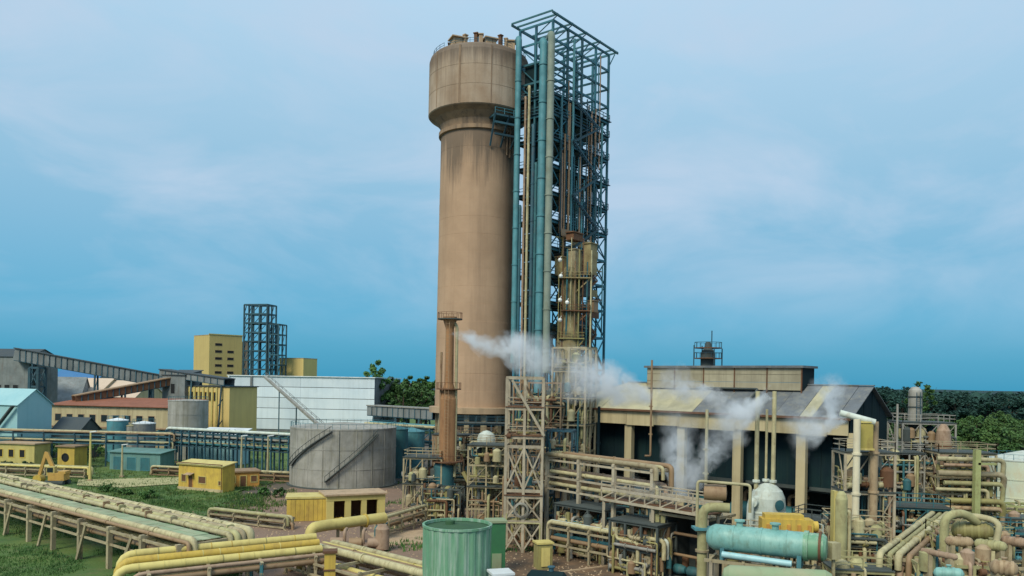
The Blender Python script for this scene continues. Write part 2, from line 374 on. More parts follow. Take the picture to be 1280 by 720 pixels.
def building(name, label, p, ax, lx, ly, h, wall, roof, cat='building', group=None, roof_type='flat', rise=1.5, over=.4, z0=0.0, loc=None):
    p = V(p[0], p[1], z0); ax = V(ax[0], ax[1]).normalized(); ay = V(-ax.y, ax.x)
    t = thing(name, label, cat, p, group)
    g = lambda a, b, z: p + ax * a + ay * b + V(0, 0, z)
    m = MB()
    quads = [((0, 0), (lx, 0)), ((lx, 0), (lx, ly)), ((lx, ly), (0, ly)), ((0, ly), (0, 0))]
    if roof_type == 'gable':
        m.add([g(0, 0, 0), g(lx, 0, 0), g(lx, ly, 0), g(0, ly, 0), g(0, 0, h), g(lx, 0, h), g(lx, ly, h), g(0, ly, h), g(0, ly / 2, h + rise), g(lx, ly / 2, h + rise)],
              [(0, 1, 5, 4), (1, 2, 6, 9, 5), (2, 3, 7, 6), (3, 0, 4, 8, 7)])
        part('wall', m, wall, t)
        s = rise / (ly / 2)
        for sg in (0, 1):
            e0, y0 = (-over, 0) if not sg else (ly + over, ly)
            za = h - over * s + .06; zb = h + rise + .06
            pts = [g(-over, e0, za), g(lx + over, e0, za), g(lx + over, ly / 2, zb), g(-over, ly / 2, zb)]
            if sg: pts.reverse()
            part('roof', MB().poly([q + V(0, 0, .15) for q in pts], .15), roof, t)
    elif roof_type == 'shed':
        m.add([g(0, 0, 0), g(lx, 0, 0), g(lx, ly, 0), g(0, ly, 0), g(0, 0, h), g(lx, 0, h), g(lx, ly, h + rise), g(0, ly, h + rise)],
              [(0, 1, 5, 4), (1, 2, 6, 5), (2, 3, 7, 6), (3, 0, 4, 7)])
        part('wall', m, wall, t)
        s = rise / ly
        part('roof', MB().poly([g(-over, -over, h - over * s + .2), g(lx + over, -over, h - over * s + .2), g(lx + over, ly + over, h + rise + over * s + .2), g(-over, ly + over, h + rise + over * s + .2)], .18), roof, t)
    else:
        for a, b in quads: m.add([g(*a, 0), g(*b, 0), g(*b, h), g(*a, h)], [(0, 1, 2, 3)])
        part('wall', m, wall, t)
        part('roof', MB().poly([g(-over, -over, h + .3), g(lx + over, -over, h + .3), g(lx + over, ly + over, h + .3), g(-over, ly + over, h + .3)], .3), roof, t)
    return t, g
def opening(t, g, a0, a1, z0, z1, kind='window', face='front', lx=0, ly=0, frame_mat='white_trim', mat='window_glass'):
    """window or door: frame proud of the wall, leaf or pane set inside it"""
    def q(a, o, z): return g(a, -o, z) if face == 'front' else g(lx + o, a, z)
    m = MB()
    w = .14
    for (x0, x1, y0, y1) in ((a0, a1, z1 - w, z1), (a0, a1, z0, z0 + w), (a0, a0 + w, z0 + w, z1 - w), (a1 - w, a1, z0 + w, z1 - w)):
        m.poly([q(x0, .08, y0), q(x1, .08, y0), q(x1, .08, y1), q(x0, .08, y1)], .1)
    o = part(kind, m, frame_mat, t)
    part('pane' if kind == 'window' else 'leaf', MB().poly([q(a0 + w, .03, z0 + w), q(a1 - w, .03, z0 + w), q(a1 - w, .03, z1 - w), q(a0 + w, .03, z1 - w)], .04), mat, o)
    return o
def copy_tree(o, loc, rz=0.0, sc=1.0, label=None):
    c = o.copy(); COL.objects.link(c); c.location = loc; c.rotation_euler = (0, 0, rz); c.scale = (sc, sc, sc) if not isinstance(sc, tuple) else sc
    if label: c['label'] = label
    def rec(src, dst):
        for ch in src.children:
            k = ch.copy(); COL.objects.link(k); k.parent = dst; rec(ch, k)
    rec(o, c); return c

# ------------------------------------------------------------------ ground, yards, path, hills
structure('ground', MB().box((0, 3000, -1), (14000, 9000, 2)), 'ground_dirt')
def sheet(name, pix, mat, z):
    m = MB(); P = [gp(u, v) for u, v in pix]
    m.poly([V(p.x, p.y, z) for p in P]); o = structure(name, m, mat)
    if o.data.polygons[0].normal.z < 0: o.data.flip_normals()
    return o
def lawn(name, pts, z, step=2.0):
    """a gently uneven grass sheet inside a polygon"""
    def inside(x, y):
        c = False; n = len(pts)
        for i in range(n):
            (x1, y1), (x2, y2) = pts[i], pts[(i + 1) % n]
            if (y1 > y) != (y2 > y) and x < (x2 - x1) * (y - y1) / (y2 - y1) + x1: c = not c
        return c
    xs = [p[0] for p in pts]; ys = [p[1] for p in pts]; idx = {}; m = MB(); f = []
    x = min(xs)
    def vid(i, j):
        if (i, j) not in idx:
            X, Y = min(xs) + i * step, min(ys) + j * step
            idx[(i, j)] = len(m.v); m.v.append(V(X, Y, z + .13 * (noise.noise((X * .3, Y * .3, 0)) + .6 * noise.noise((X * .9, Y * .9, 3))) + .1))
        return idx[(i, j)]
    for i in range(int((max(xs) - min(xs)) / step)):
        for j in range(int((max(ys) - min(ys)) / step)):
            X, Y = min(xs) + (i + .5) * step, min(ys) + (j + .5) * step
            if inside(X + rnd.uniform(-1, 1), Y + rnd.uniform(-1, 1)): m.f.append((vid(i, j), vid(i + 1, j), vid(i + 1, j + 1), vid(i, j + 1))); m.sm.append(True)
    return structure(name, m, 'grass')
q = lambda u, v: tuple(gp(u, v))[:2]
LAWN = [(-200, 60), (-30, 60), q(150, 740), q(215, 668), q(285, 630), q(300, 612), q(365, 597), q(372, 570), q(300, 556), q(-60, 556), (-200, 210)]
lawn('grass_field', LAWN, .03)
FAR = [(-700, 240), (-60, 240), (-40, 330), (150, 330), (220, 190), (400, 180), (900, 900), (-900, 900)]
lawn('far_grass_field', FAR, .03, 9.0)
sheet('yard', [(225, 690), (290, 640), (340, 618), (372, 607), (500, 611), (525, 640), (640, 640), (640, 735), (225, 735)], 'yard_dirt', .02)
sheet('path', [(98, 601), (225, 598), (365, 588), (365, 592), (228, 606), (150, 611), (96, 608)], 'path', .26)
sheet('working_yard', [(605, 660), (900, 660), (920, 760), (590, 760)], 'yard_rust_shade', .03)
sheet('far_path', [(0, 534), (130, 533), (130, 536), (0, 537)], 'path', .3)
m = MB(); nx, ny = 90, 14
for j in range(ny + 1):
    for i in range(nx + 1):
        X = -3600 + 7200 * i / nx; Y = 1250 + 1500 * j / ny
        e = math.sin(PI * min(1, j / ny * 1.6)) if j < ny * .62 else max(0, 1 - (j / ny - .62) / .38)
        side = .35 + .65 * min(1, max(0, (X - 300) / 900)) if X > -400 else .30
        m.v.append(V(X, Y, -.5 + e * side * (21 + 9 * noise.noise((X * .0016, Y * .0016, 1)) + 3 * noise.noise((X * .008, Y * .008, 5)))))
for j in range(ny):
    for i in range(nx):
        k = j * (nx + 1) + i; m.f.append((k, k + 1, k + nx + 2, k + nx + 1)); m.sm.append(True)
structure('hills', m, 'hill')

# ------------------------------------------------------------------ trees
LEAVES = {}
def leaf_mesh(H, spread, seed, n_cl, per, size, low=.25, squash=1.0):
    r = random.Random(seed); m = MB()
    for c in range(n_cl):
        for _ in range(50):
            x, y, z = r.uniform(-1, 1), r.uniform(-1, 1), r.uniform(-1, 1)
            d = x * x + y * y + z * z
            if .18 < d < 1: break
        bump = .75 + .4 * r.random()
        cc = V(x * spread * bump, y * spread * bump, H * (low + (1 - low) * (.5 + .47 * z * bump)))
        cs = r.uniform(.16, .3) * spread
        for k in range(per):
            a, b = r.uniform(0, 2 * PI), r.uniform(-1, 1); rr = cs * r.random() ** .4
            p = cc + V(math.cos(a) * math.sqrt(1 - b * b), math.sin(a) * math.sqrt(1 - b * b), b * .75) * rr
            u = V(r.gauss(0, 1), r.gauss(0, 1), r.gauss(0, .7)).normalized(); w = u.cross(V(r.gauss(0, 1), r.gauss(0, 1), r.gauss(0, 1))).normalized()
            s1, s2 = size * r.uniform(.6, 1.3), size * r.uniform(.35, .7)
            k0 = len(m.v); m.v += [p - u * s1, p + w * s2, p + u * s1, p - w * s2]; m.f.append((k0, k0 + 1, k0 + 2, k0 + 3)); m.sm.append(False)
    return m
def make_tree(name, label, group, H, spread, seed, mat, n_cl=34, per=46, size=.5, low=.22):
    t = thing(name, label, 'tree', (0, 0, 0), group); r = random.Random(seed)
    m = MB(); th = H * .62
    m.tube([V(0, 0, -.2), V(.1, .05, th * .5), V(-.1, .1, th), V(0, 0, H * .85)], [H * .03, H * .022, H * .014, H * .004], 8, bend=False)
    part('trunk', m, 'bark', t)
    for k in range(6):
        a = k * 1.05 + r.uniform(-.3, .3); z = th * r.uniform(.5, 1.0)
        part('limb', MB().tube([V(0, 0, z), V(math.cos(a), math.sin(a), 0) * spread * .4 + V(0, 0, z + H * .1), V(math.cos(a), math.sin(a), 0) * spread * .75 + V(0, 0, z + H * .2)], [H * .011, H * .007, H * .003], 6, bend=False), 'bark', t)
    part('crown', leaf_mesh(H, spread, seed, n_cl, per, size, low), mat, t)
    return t
def bush(label, p, h, w, seed, mat='leaf_mid', group=None):
    t = thing('bush', label, 'bush', p, group); r = random.Random(seed); m = MB()
    for k in range(5):
        a = k * 1.26; m.tube([Vector(p) + V(0, 0, -.1), Vector(p) + V(math.cos(a) * w * .3, math.sin(a) * w * .3, h * .6)], .04, 5)
    part('stem', m, 'bark', t)
    l = leaf_mesh(h, w, seed, 14, 40, .22 + .02 * h, .1)
    l.v = [v + Vector(p) for v in l.v]
    part('foliage', l, mat, t); return t

# ------------------------------------------------------------------ prilling tower
TC = V(*xy(592.5, 477, 172), 0)
pt = thing('prilling_tower', 'giant round brown concrete tower with a wider head, tallest solid structure of the plant', 'tower', TC)
shaft_prof = []; z = 16.5
while z < 74.3:          # slip-formed lifts with a shallow groove at every joint
    rr = 8.3 - .35 * (z - 16.5) / 58 + rnd.uniform(-.012, .012); z2 = min(z + 3.6, 74.3)
    shaft_prof += [(rr, z), (rr, z2 - .12), (rr - .035, z2 - .1), (rr - .035, z2 - .02)]; z = z2
part('shaft', MB().lathe(shaft_prof, TC, 72), 'concrete_shaft', pt)
part('cornice', MB().lathe([(7.95, 74.0), (8.45, 74.1), (8.45, 74.9), (7.95, 75.0)], TC, 72), 'concrete_stained', pt)
part('corbel', MB().lathe([(8.0, 75.0), (8.25, 76.3), (9.4, 77.5), (10.55, 78.2)], TC, 72), 'concrete_stained', pt)
part('head_wall', MB().lathe([(10.55, 78.2), (10.75, 78.4), (10.73, 82.2), (10.69, 82.22), (10.69, 82.3), (10.73, 82.32), (10.72, 86.2), (10.68, 86.22), (10.68, 86.3), (10.72, 86.32), (10.7, 89.6), (10.45, 90.4), (10.1, 90.8)], TC, 72), 'concrete_head', pt)
part('roof', MB().lathe([(10.1, 90.8), (9.8, 90.8), (9.8, 90.2), (0, 90.4)], TC, 72), 'concrete_stained', pt)
part('ledge', MB().lathe([(8.3, 15.3), (9.5, 15.4), (9.5, 16.6), (8.28, 16.7)], TC, 72), 'concrete_pale', pt)
part('core', MB().lathe([(5.2, 0), (5.2, 15.4)], TC, 32), 'concrete_dark', pt)
for k in range(14):
    a = 2 * PI * k / 14 + .1
    part('column', MB().box(TC + V(math.cos(a) * 7.7, math.sin(a) * 7.7, 7.7), (1.0, 1.0, 15.4), a), 'beige_steel', pt)
for ang in (-109, -74, -142):
    a = math.radians(ang); part('joint_strip', MB().box(TC + V(math.cos(a) * 10.72, math.sin(a) * 10.72, 84.4), (.12, .42 if ang == -109 else .2, 11.6), a), 'concrete_stained', pt)
for k, (du, h, w) in enumerate(((-30, 1.0, 1.0), (-22, 1.6, 2.6), (-14, 2.2, .7), (-2, 2.4, .8), (3, 2.2, .9), (12, 1.2, 2.4), (24, 2.6, .7), (30, 2.3, .6), (35, 2.0, 1.8))):
    p = TC + V(du * .19, -math.sqrt(max(1, 81 - (du * .19) ** 2)) + 1.2, 90.3)
    mm = MB().box(p + V(0, 0, .3 + h / 2), (w, w * .9, h + .6), k * .4).box(p + V(0, 0, h + .75), (w * 1.35, w * 1.25, .22), k * .4)
    part('roof_vent', mm, 'concrete_pale' if k % 3 else 'rust', pt)
mm = MB()
for k in range(40):
    a0, a1 = 2 * PI * k / 40, 2 * PI * (k + 1) / 40
    if k % 5 == 0: continue
    P = [TC + V(math.cos(a) * 9.9, math.sin(a) * 9.9, 90.7) for a in (a0, a1)]
    for p in P: mm.bar(p, p + V(0, 0, 1.15), .07)
    for h in (.6, 1.1): mm.bar(P[0] + V(0, 0, h), P[1] + V(0, 0, h), .06)
part('handrail', mm, 'steel_blue', pt)
for k in range(5, 12):       # corbel brackets and stains' drip pipes on the side by the steelwork
    a = math.radians(-80 + k * 6.5)
    part('bracket', MB().bar(TC + V(math.cos(a) * 8.25, math.sin(a) * 8.25, rnd.uniform(67.5, 73)), TC + V(math.cos(a) * 8.35, math.sin(a) * 8.35, 75.2), .22 + .1 * (k % 2)), 'concrete_stained', pt)

# ------------------------------------------------------------------ steel stair and pipe tower beside it
Nn = V(*xy(683.6, 478, 160)); Ll = V(*xy(642, 478, 165)); Rr = V(*xy(754, 478, 176.6))
ax = (Rr - Nn).normalized()
levels = [10, 18, 25, 32, 38, 43.5, 49, 54.5, 60, 65.5, 71, 76, 79.5, 83, 87, 91, 94.6]
stt, sg = frame('steel_tower', 'tall open blue steel tower with many platforms standing against the concrete tower', 'steel tower', (Nn.x, Nn.y), (ax.x, ax.y), (Rr - Nn).length, (Ll - Nn).length, 4, 2, levels, 'steel_blue', pw=.42, bw=.34, brace='k', braces=False)
SLX, SLY = (Rr - Nn).length, (Ll - Nn).length
for k, z in enumerate(levels[:-4]):
    n_b = 4 if z > 50 else 3
    m = MB().poly([sg(-.1, -.12, z + .45), sg(n_b + (.15 if k % 3 == 0 else .02), -.12, z + .45), sg(n_b + .02, 2.05, z + .45), sg(-.1, 2.05, z + .45)], .14)
    part('platform', m, 'steel_navy', stt)
    part('handrail', rail(MB(), [sg(-.1, 2, z + .45), sg(-.1, -.12, z + .45), sg(n_b, -.12, z + .45), sg(n_b, 2, z + .45)], 1.2, .12, 2.6), 'steel_blue', stt)
lv = [2] + levels
for i, (z0, z1) in enumerate(zip(lv, lv[1:])):
    if z0 >= 79 and z1 < 94: part('brace', MB().bar(sg(0, 0, z0), sg(1, 0, z1), .2), 'steel_blue', stt); part('brace', MB().bar(sg(0, 1, z0), sg(0, 2, z1), .2), 'steel_blue', stt); part('pipe', MB().tube([sg(.5, 1, z0), sg(2.6, 1, z0), sg(2.6, 1, z1 + 2)], .2, 8), 'teal_pipe', stt)
    if z0 < 79:
        for b in (0, 3): part('brace', MB().bar(sg(b, 0, z0 + .3), sg(b + 1, 0, z1), .2), 'steel_blue', stt); part('brace', MB().bar(sg(b + 1, 0, z0 + .3), sg(b, 0, z1), .2), 'steel_blue', stt)
        part('brace', MB().bar(sg(4, 0, z0 + .3), sg(4, 1, z1), .2), 'steel_blue', stt); part('brace', MB().bar(sg(4, 1, z0 + .3), sg(4, 2, z1), .2), 'steel_blue', stt)
        a, b = (1.1, 2.9) if i % 2 else (2.9, 1.1)
        fl = MB()
        for off in (-.42, -.30): fl.bar(sg(a, off, z0 + .5), sg(b, off, z1 + .5), .1, .35)
        nst = 14
        for s in range(nst): p0, p1 = sg(a + (b - a) * s / nst, -.42, z0 + .5 + (z1 - z0) * s / nst), sg(a + (b - a) * s / nst, -.30, z0 + .5 + (z1 - z0) * s / nst); fl.bar(p0, p1, .3, .06)
        rail_m = MB().bar(sg(a, -.42, z0 + 1.6), sg(b, -.42, z1 + 1.6), .09); fl.v += [v for v in rail_m.v]; fl.f += [tuple(j + len(fl.v) - 8 for j in f) for f in rail_m.f]; fl.sm += rail_m.sm
        part('stair_flight', fl, 'steel_navy' if z0 > 48 else 'rust', stt)
# open roof frame with overhanging rafters
for j in (-.28, 2.2): part('roof_beam', MB().bar(sg(-.35, j, 95.3), sg(4.35, j, 95.3), .3, .42), 'teal_dark', stt)
for i in (-.35, 0, 1, 2, 3, 4, 4.35): part('rafter', MB().bar(sg(i, -.28, 95.55), sg(i, 2.2, 95.55), .22, .32), 'teal_dark', stt)
for i in (0, 1, 2, 3): part('brace', MB().bar(sg(i, -.2, 95.2), sg(i + 1, 2.1, 95.2), .16), 'teal_dark', stt)
for i in range(4): part('knee_brace', MB().bar(sg(i, 0, 91.4), sg(i + .5, 0, 94.4), .2), 'steel_blue', stt)
for j in (0, 1, 2): part('knee_brace', MB().bar(sg(4, j, 92), sg(4.33, j - .1, 95.2), .18), 'steel_blue', stt)
for k in range(13):      # dark backing panels added behind the risers to close off bright gaps
    z = 12 + k * 5.8
    part('backing_panel', MB().poly([sg(.12, .35, z), sg(.12, 1.75, z), sg(.12, 1.75, z + 5.7), sg(.12, .35, z + 5.7)], .1), 'navy_clad', stt)
for k in range(95):      # corroded landings, trays and small bore pipes low on the long side
    z = rnd.uniform(13, 52); i = rnd.uniform(.05, 2.7); w = rnd.uniform(.3, 1.2); j = rnd.uniform(-.34, .2); mt = rnd.choice(('olive_rust', 'rust', 'olive_pipe', 'brown_pipe', 'beige_steel', 'steel_navy'))
    if k % 3 == 0: part('tray', MB().bar(sg(i, j, z), sg(i + w, j, z), .5, .2), mt, stt)
    elif k % 3 == 1: part('pipe', MB().tube([sg(i, j, z), sg(i + w, j, z), sg(i + w, j, z - rnd.uniform(2, 7))], rnd.uniform(.1, .25), 8), mt, stt)
    else: part('screen', MB().poly([sg(i, j, z), sg(i + w, j, z), sg(i + w, j, z + 1.5), sg(i, j, z + 1.5)], .06), mt, stt)
# cable trays, small pipes and boxes fixed through the tower
for k in range(70):
    i, j = rnd.uniform(.5, 3.9), rnd.choice((-.16, -.1, .4, 1.0)); z0 = rnd.uniform(14, 72); z1 = z0 + rnd.uniform(9, 28); z1 = min(z1, 93)
    part('pipe', MB().tube([sg(i, j, z0), sg(i, j, z1)], rnd.choice((.1, .14, .2, .26)), 8), rnd.choice(('steel_navy', 'teal_dark', 'pink_pipe', 'brown_pipe', 'teal_pipe', 'steel_blue')), stt)
for k in range(20):
    z = rnd.choice(levels[2:11]) + .5; i, j = rnd.uniform(.3, 3.4), rnd.uniform(0, 1.4); h = rnd.uniform(.9, 2.2)
    c = sg(i, j, z + h / 2)
    if k % 2: mm = MB().lathe([(0, -h / 2), (h * .35, -h / 2), (h * .35, h * .3), (h * .2, h * .47), (0, h / 2)], c, 12)
    else: mm = MB().box(c, (rnd.uniform(.7, 1.6), rnd.uniform(.7, 1.6), h), .9).box(c + V(0, 0, h * .52), (.5, .5, .3), .9)
    part('tank' if k % 2 else 'cabinet', mm, rnd.choice(('brown_pipe', 'rust', 'olive_pipe', 'beige_steel', 'teal_dark')), stt)
for uu, vv in ((700, 325), (701, 345), (700, 375), (709, 378), (700, 400), (735, 302)):  # white globes added as bright dots, most likely sky seen through the steel
    D = 156.0 if uu < 715 else 171
    p = at(uu, vv, D)
    part('lamp', MB().lathe([(0, -.42), (.3, -.3), (.42, 0), (.3, .3), (0, .42)], p, 10).bar(p + V(0, 0, .35), p + V(.35, 1.2, .9), .08), 'sky_gap_white', stt)
vc = sg(.55, -.72, 0)
ves = thing('tapered_column', 'yellowish tapered column with platforms standing inside the lower blue steel tower', 'column', vc)
part('shell', MB().lathe([(2.6, 0), (2.6, 26), (2.35, 31), (1.75, 36), (1.6, 44), (1.0, 45.2), (0, 45.4)], vc, 28), 'olive_rust', ves)
for k, (z, w, dx, mt) in enumerate(((31, 5.0, .5, 'olive_pipe'), (36.5, 5.6, 1.2, 'rust'), (43.0, 6.2, .9, 'olive_rust'))):
    P = [vc + V(dx, 0, z) + V(x_ * w / 2, y_ * 2.6, 0) for x_, y_ in ((-1, -1), (1, -1), (1, 1), (-1, 1))]
    part('platform', MB().poly(P, .2), mt, ves); part('handrail', rail(MB(), P, close=True), mt, ves)
    part('bracket', MB().bar(vc + V(dx + w / 2, -2.2, z - .2), vc + V(.8, -1.2, z - 3.2), .22), mt, ves)
for k, (x_, z, w, h, mt) in enumerate(((-1.6, 45.5, 2.0, 3.6, 'olive_rust'), (1.2, 46.5, 2.6, 4.6, 'beige_steel'), (4.2, 47, 2.4, 6.2, 'olive_rust'), (3.2, 41.2, 2.8, 3.2, 'concrete_dark'), (4.8, 37.5, 1.6, 2.2, 'brown_pipe'), (1.0, 51.5, 3.4, 1.4, 'rust'))):
    part('casing', MB().box(vc + V(x_, 1.0 + .02 * k, z), (w, 1.8, h), .9).box(vc + V(x_, .9, z + h / 2 + .1), (w * 1.1, 2.0, .2), .9), mt, ves)
for k in range(9):
    part('pipe', MB().tube([vc + V(-2.2 + k * .8, -2.0 - .1 * (k % 3), 44 + (k * 2.3) % 7), vc + V(-2.2 + k * .8, -2.0, 30 - (k * 1.7) % 5), vc + V(-1 + k * .4, -.4, 29.6 - (k * 1.7) % 5)], .09 + .04 * (k % 3), 8), ('olive_pipe', 'rust', 'teal_dark', 'cream_pipe', 'brown_pipe')[k % 5], ves)
def riser(name, label, u, D, r, z0, z1, mat, elbow=True, n=16):
    p = V(*xy(u, 478, D)); t = thing(name, label, 'pipe', V(p.x, p.y, z0))
    pts = [V(p.x, p.y, z0), V(p.x, p.y, z1)]
    if elbow: pts.append(V(p.x - .3, p.y + 3.5 * max(.6, r), z1))
    part('pipe', MB().tube(pts, r, n), mat, t)
    z = z0 + 5
    while z < z1 - 2: part('flange', MB().lathe([(r, z - .1), (r * 1.18, z - .1), (r * 1.18, z + .1), (r, z + .1)], V(p.x, p.y), n), mat, t); z += 7.5
    return t
riser('riser_pipe', 'pale teal straight riser pipe at the edge between concrete tower and steel tower', 641.3, 163.5, .62, 26, 92.5, 'teal_pipe')
riser('riser_duct', 'fat teal vertical duct running up the middle of the steel tower front', 672.5, 158.5, .8, 20, 90, 'teal_pipe', n=24)
riser('riser_duct', 'fat grey green vertical duct beside the teal duct on the steel tower front', 682.0, 157.6, .7, 24, 91, 'duct_grey', n=24)
riser('riser_pipe', 'thin tan riser pipe on the steel tower, nearer the concrete tower', 651.0, 162.2, .24, 14, 80, 'pink_pipe')
riser('riser_pipe', 'thin beige riser pipe on the steel tower beside the tan one', 655.5, 161.6, .27, 16, 82, 'cream_pipe')
riser('riser_pipe', 'dark blue riser pipe between thin beige pipe and fat teal duct', 661.5, 161, .38, 12, 74, 'steel_navy')
riser('riser_pipe', 'slim dark teal riser pipe hugging the fat teal duct', 665.5, 160, .3, 12, 66, 'teal_dark')
riser('riser_pipe', 'short slim blue riser pipe next to the concrete shaft, lower half only', 646.5, 162.8, .3, 12, 58, 'steel_blue')

a = math.radians(-50)      # landing that ties the neck of the concrete tower to the steel tower
P = [TC + V(math.cos(b_) * r_, math.sin(b_) * r_, 76.4) for b_, r_ in ((math.radians(-72), 8.2), (math.radians(-70), 11.2), (math.radians(-38), 12.0), (math.radians(-30), 8.2))]
part('landing', MB().poly(P, .35), 'steel_navy', stt); part('handrail', rail(MB(), P[1:3], 1.2, .12), 'steel_blue', stt)
for z_ in (74.6, 72.2): part('landing_beam', MB().bar(P[1] + V(0, 0, z_ - 76.4), P[2] + V(0, 0, z_ - 76.4), .4), 'steel_navy', stt)
for q_ in (P[1], P[2], (P[1] + P[2]) / 2): part('landing_strut', MB().bar(q_, V(TC.x + (q_.x - TC.x) * .74, TC.y + (q_.y - TC.y) * .74, 70.5), .3), 'steel_navy', stt)
# ------------------------------------------------------------------ compressor hall
hl, hr = at(697, 507, 145), at(1063, 524, 109.5)
HZ = (hl.z + hr.z) / 2
H0 = V(hl.x, hl.y); hd = (V(hr.x, hr.y) - H0); HL = hd.length; hd.normalize(); hb = V(-hd.y, hd.x)
HW, RZ = 7.4, HZ + 4.4
hp = lambda s, t, z: H0 + hd * s + hb * t + V(0, 0, z)
def s_of(u, v, t=0.0):
    a = ray(u, v)[0]; P = H0 + hb * t
    return (a * P.y - P.x) / (hd.x - a * hd.y)
hall = thing('industrial_hall', 'long compressor hall with cream columns, dark open front and ridge monitor roof', 'building', H0)
cols = [s_of(u, 570) for u in (728, 786, 852, 922, 1002, 1066)]
for s in cols: part('column', MB().box(hp(s, .1, (HZ - 2) / 2), (1.35, .9, HZ - 2), math.atan2(hd.y, hd.x)), 'cream_wall', hall)
RH = math.atan2(hd.y, hd.x)
# fascia sheets, deeper at the far end
fs = [0] + [s_of(u, 515) for u in (748, 786, 820, 852, 888, 922, 960, 1002, 1036)] + [HL]
for k, (a, b) in enumerate(zip(fs, fs[1:])):
    dp = 4.0 if k == 0 else 2.0 + .12 * (k % 3)
    part('fascia_panel', MB().box(hp((a + b) / 2, -.62 - .02 * (k % 2), HZ - .35 - dp / 2), (b - a - .05, .22, dp), RH), 'cream_wall', hall)
part('gutter', MB().bar(hp(-.4, -1.15, HZ - .1), hp(HL + .4, -1.15, HZ - .1), .4, .32), 'rust', hall)
# recessed cladding between the columns and the deep openings below it
edges = [0.2] + cols + [HL - .2]
for k, (a, b) in enumerate(zip(edges, edges[1:])):
    n = max(1, round((b - a) / 1.6)); w = (b - a) / n
    for i in range(n):
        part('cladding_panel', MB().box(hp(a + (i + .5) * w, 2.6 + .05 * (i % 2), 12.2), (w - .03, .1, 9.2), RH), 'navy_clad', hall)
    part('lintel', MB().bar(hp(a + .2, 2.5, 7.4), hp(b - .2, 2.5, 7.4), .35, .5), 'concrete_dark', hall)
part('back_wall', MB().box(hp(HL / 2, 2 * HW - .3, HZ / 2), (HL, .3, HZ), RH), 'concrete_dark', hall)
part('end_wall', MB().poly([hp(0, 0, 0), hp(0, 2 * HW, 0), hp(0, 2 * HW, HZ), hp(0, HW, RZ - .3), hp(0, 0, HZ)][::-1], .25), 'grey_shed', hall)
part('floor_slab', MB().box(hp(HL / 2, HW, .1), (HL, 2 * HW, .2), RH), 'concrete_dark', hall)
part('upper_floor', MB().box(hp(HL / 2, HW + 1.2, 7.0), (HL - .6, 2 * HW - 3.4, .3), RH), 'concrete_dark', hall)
n = 9
for i in range(n):       # right-hand gable in vertical sheets
    a, b = 2 * HW * i / n, 2 * HW * (i + 1) / n
    hz = lambda t: HZ + (RZ - HZ) * (1 - abs(t - HW) / HW) - .15
    P = [hp(HL + .06 * (i % 2), a + .03, 3), hp(HL + .06 * (i % 2), b - .03, 3), hp(HL + .06 * (i % 2), b - .03, hz(b)), hp(HL + .06 * (i % 2), a + .03, hz(a))]
    if a < HW < b: P.insert(3, hp(HL + .06 * (i % 2), HW, hz(HW)))
    part('gable_panel', MB().poly(P, .12), 'navy_clad', hall)
part('gable_post', MB().bar(hp(HL + .25, 1.2, 12), hp(HL + .25, 1.2, HZ + .3), .35), 'white_vessel', hall)
# roof sheets: front slope (hipped at the far end), back slope
hip = s_of(786, 480, HW)
sl = [-.6, hip * .5, hip, s_of(850, 495, HW / 2), s_of(884, 495, HW / 2), s_of(915, 495, HW / 2), s_of(950, 495, HW / 2), s_of(985, 495, HW / 2), s_of(1016, 495, HW / 2), s_of(1032, 495, HW / 2), s_of(1062, 495, HW / 2), HL + .6]
kinds = ['roof_cream', 'roof_cream', 'roof_cream', 'roof_cream', 'roof_grey', 'roof_grey', 'roof_grey', 'roof_grey', 'roof_cream', 'roof_grey', 'roof_grey']
rz = lambda s: RZ if s >= hip else HZ + (RZ - HZ) * max(0, s) / hip
tt = lambda s: HW if s >= hip else HW * max(0, s) / hip
for k, (a, b) in enumerate(zip(sl, sl[1:])):
    a2, b2 = a + .03, b - .03; up = .03 * (k % 2)
    if a < 0: a3 = 0
    else: a3 = a2
    part('roof_sheet', MB().poly([hp(a2, -1.0, HZ + up), hp(b2, -1.0, HZ + up), hp(b2, tt(b2), rz(b2) + up + .1), hp(max(a2, 0.01), tt(max(a2, .01)) if a2 > 0 else -.9, rz(max(a2, 0)) + up + .1 if a2 > 0 else HZ + .1)], .1), kinds[k], hall)
    part('roof_sheet', MB().poly([hp(b2, 2 * HW + 1, HZ + up), hp(a2, 2 * HW + 1, HZ + up), hp(max(a2, .01), 2 * HW - (tt(max(a2, .01)) if a2 > 0 else -.9), rz(max(a2, 0)) + up + .1), hp(b2, 2 * HW - tt(b2), rz(b2) + up + .1)], .1), 'roof_grey', hall)
part('hip_sheet', MB().poly([hp(-.6, 2 * HW + 1, HZ + .05), hp(-.6, -1, HZ + .05), hp(hip, HW, RZ + .14)], .1), 'roof_cream', hall)
part('ridge_cap', MB().bar(hp(hip, HW, RZ + .2), hp(HL + .6, HW, RZ + .2), .6, .14), 'roof_grey', hall)
part('roof_pipe', MB().tube([hp(s_of(880, 480, HW), HW - 2.6, RZ - .6), hp(s_of(957, 480, HW), HW - 2.6, RZ - .6), hp(s_of(957, 480, HW), HW - 5.2, RZ - 2.3)], .16, 8), 'concrete_dark', hall)
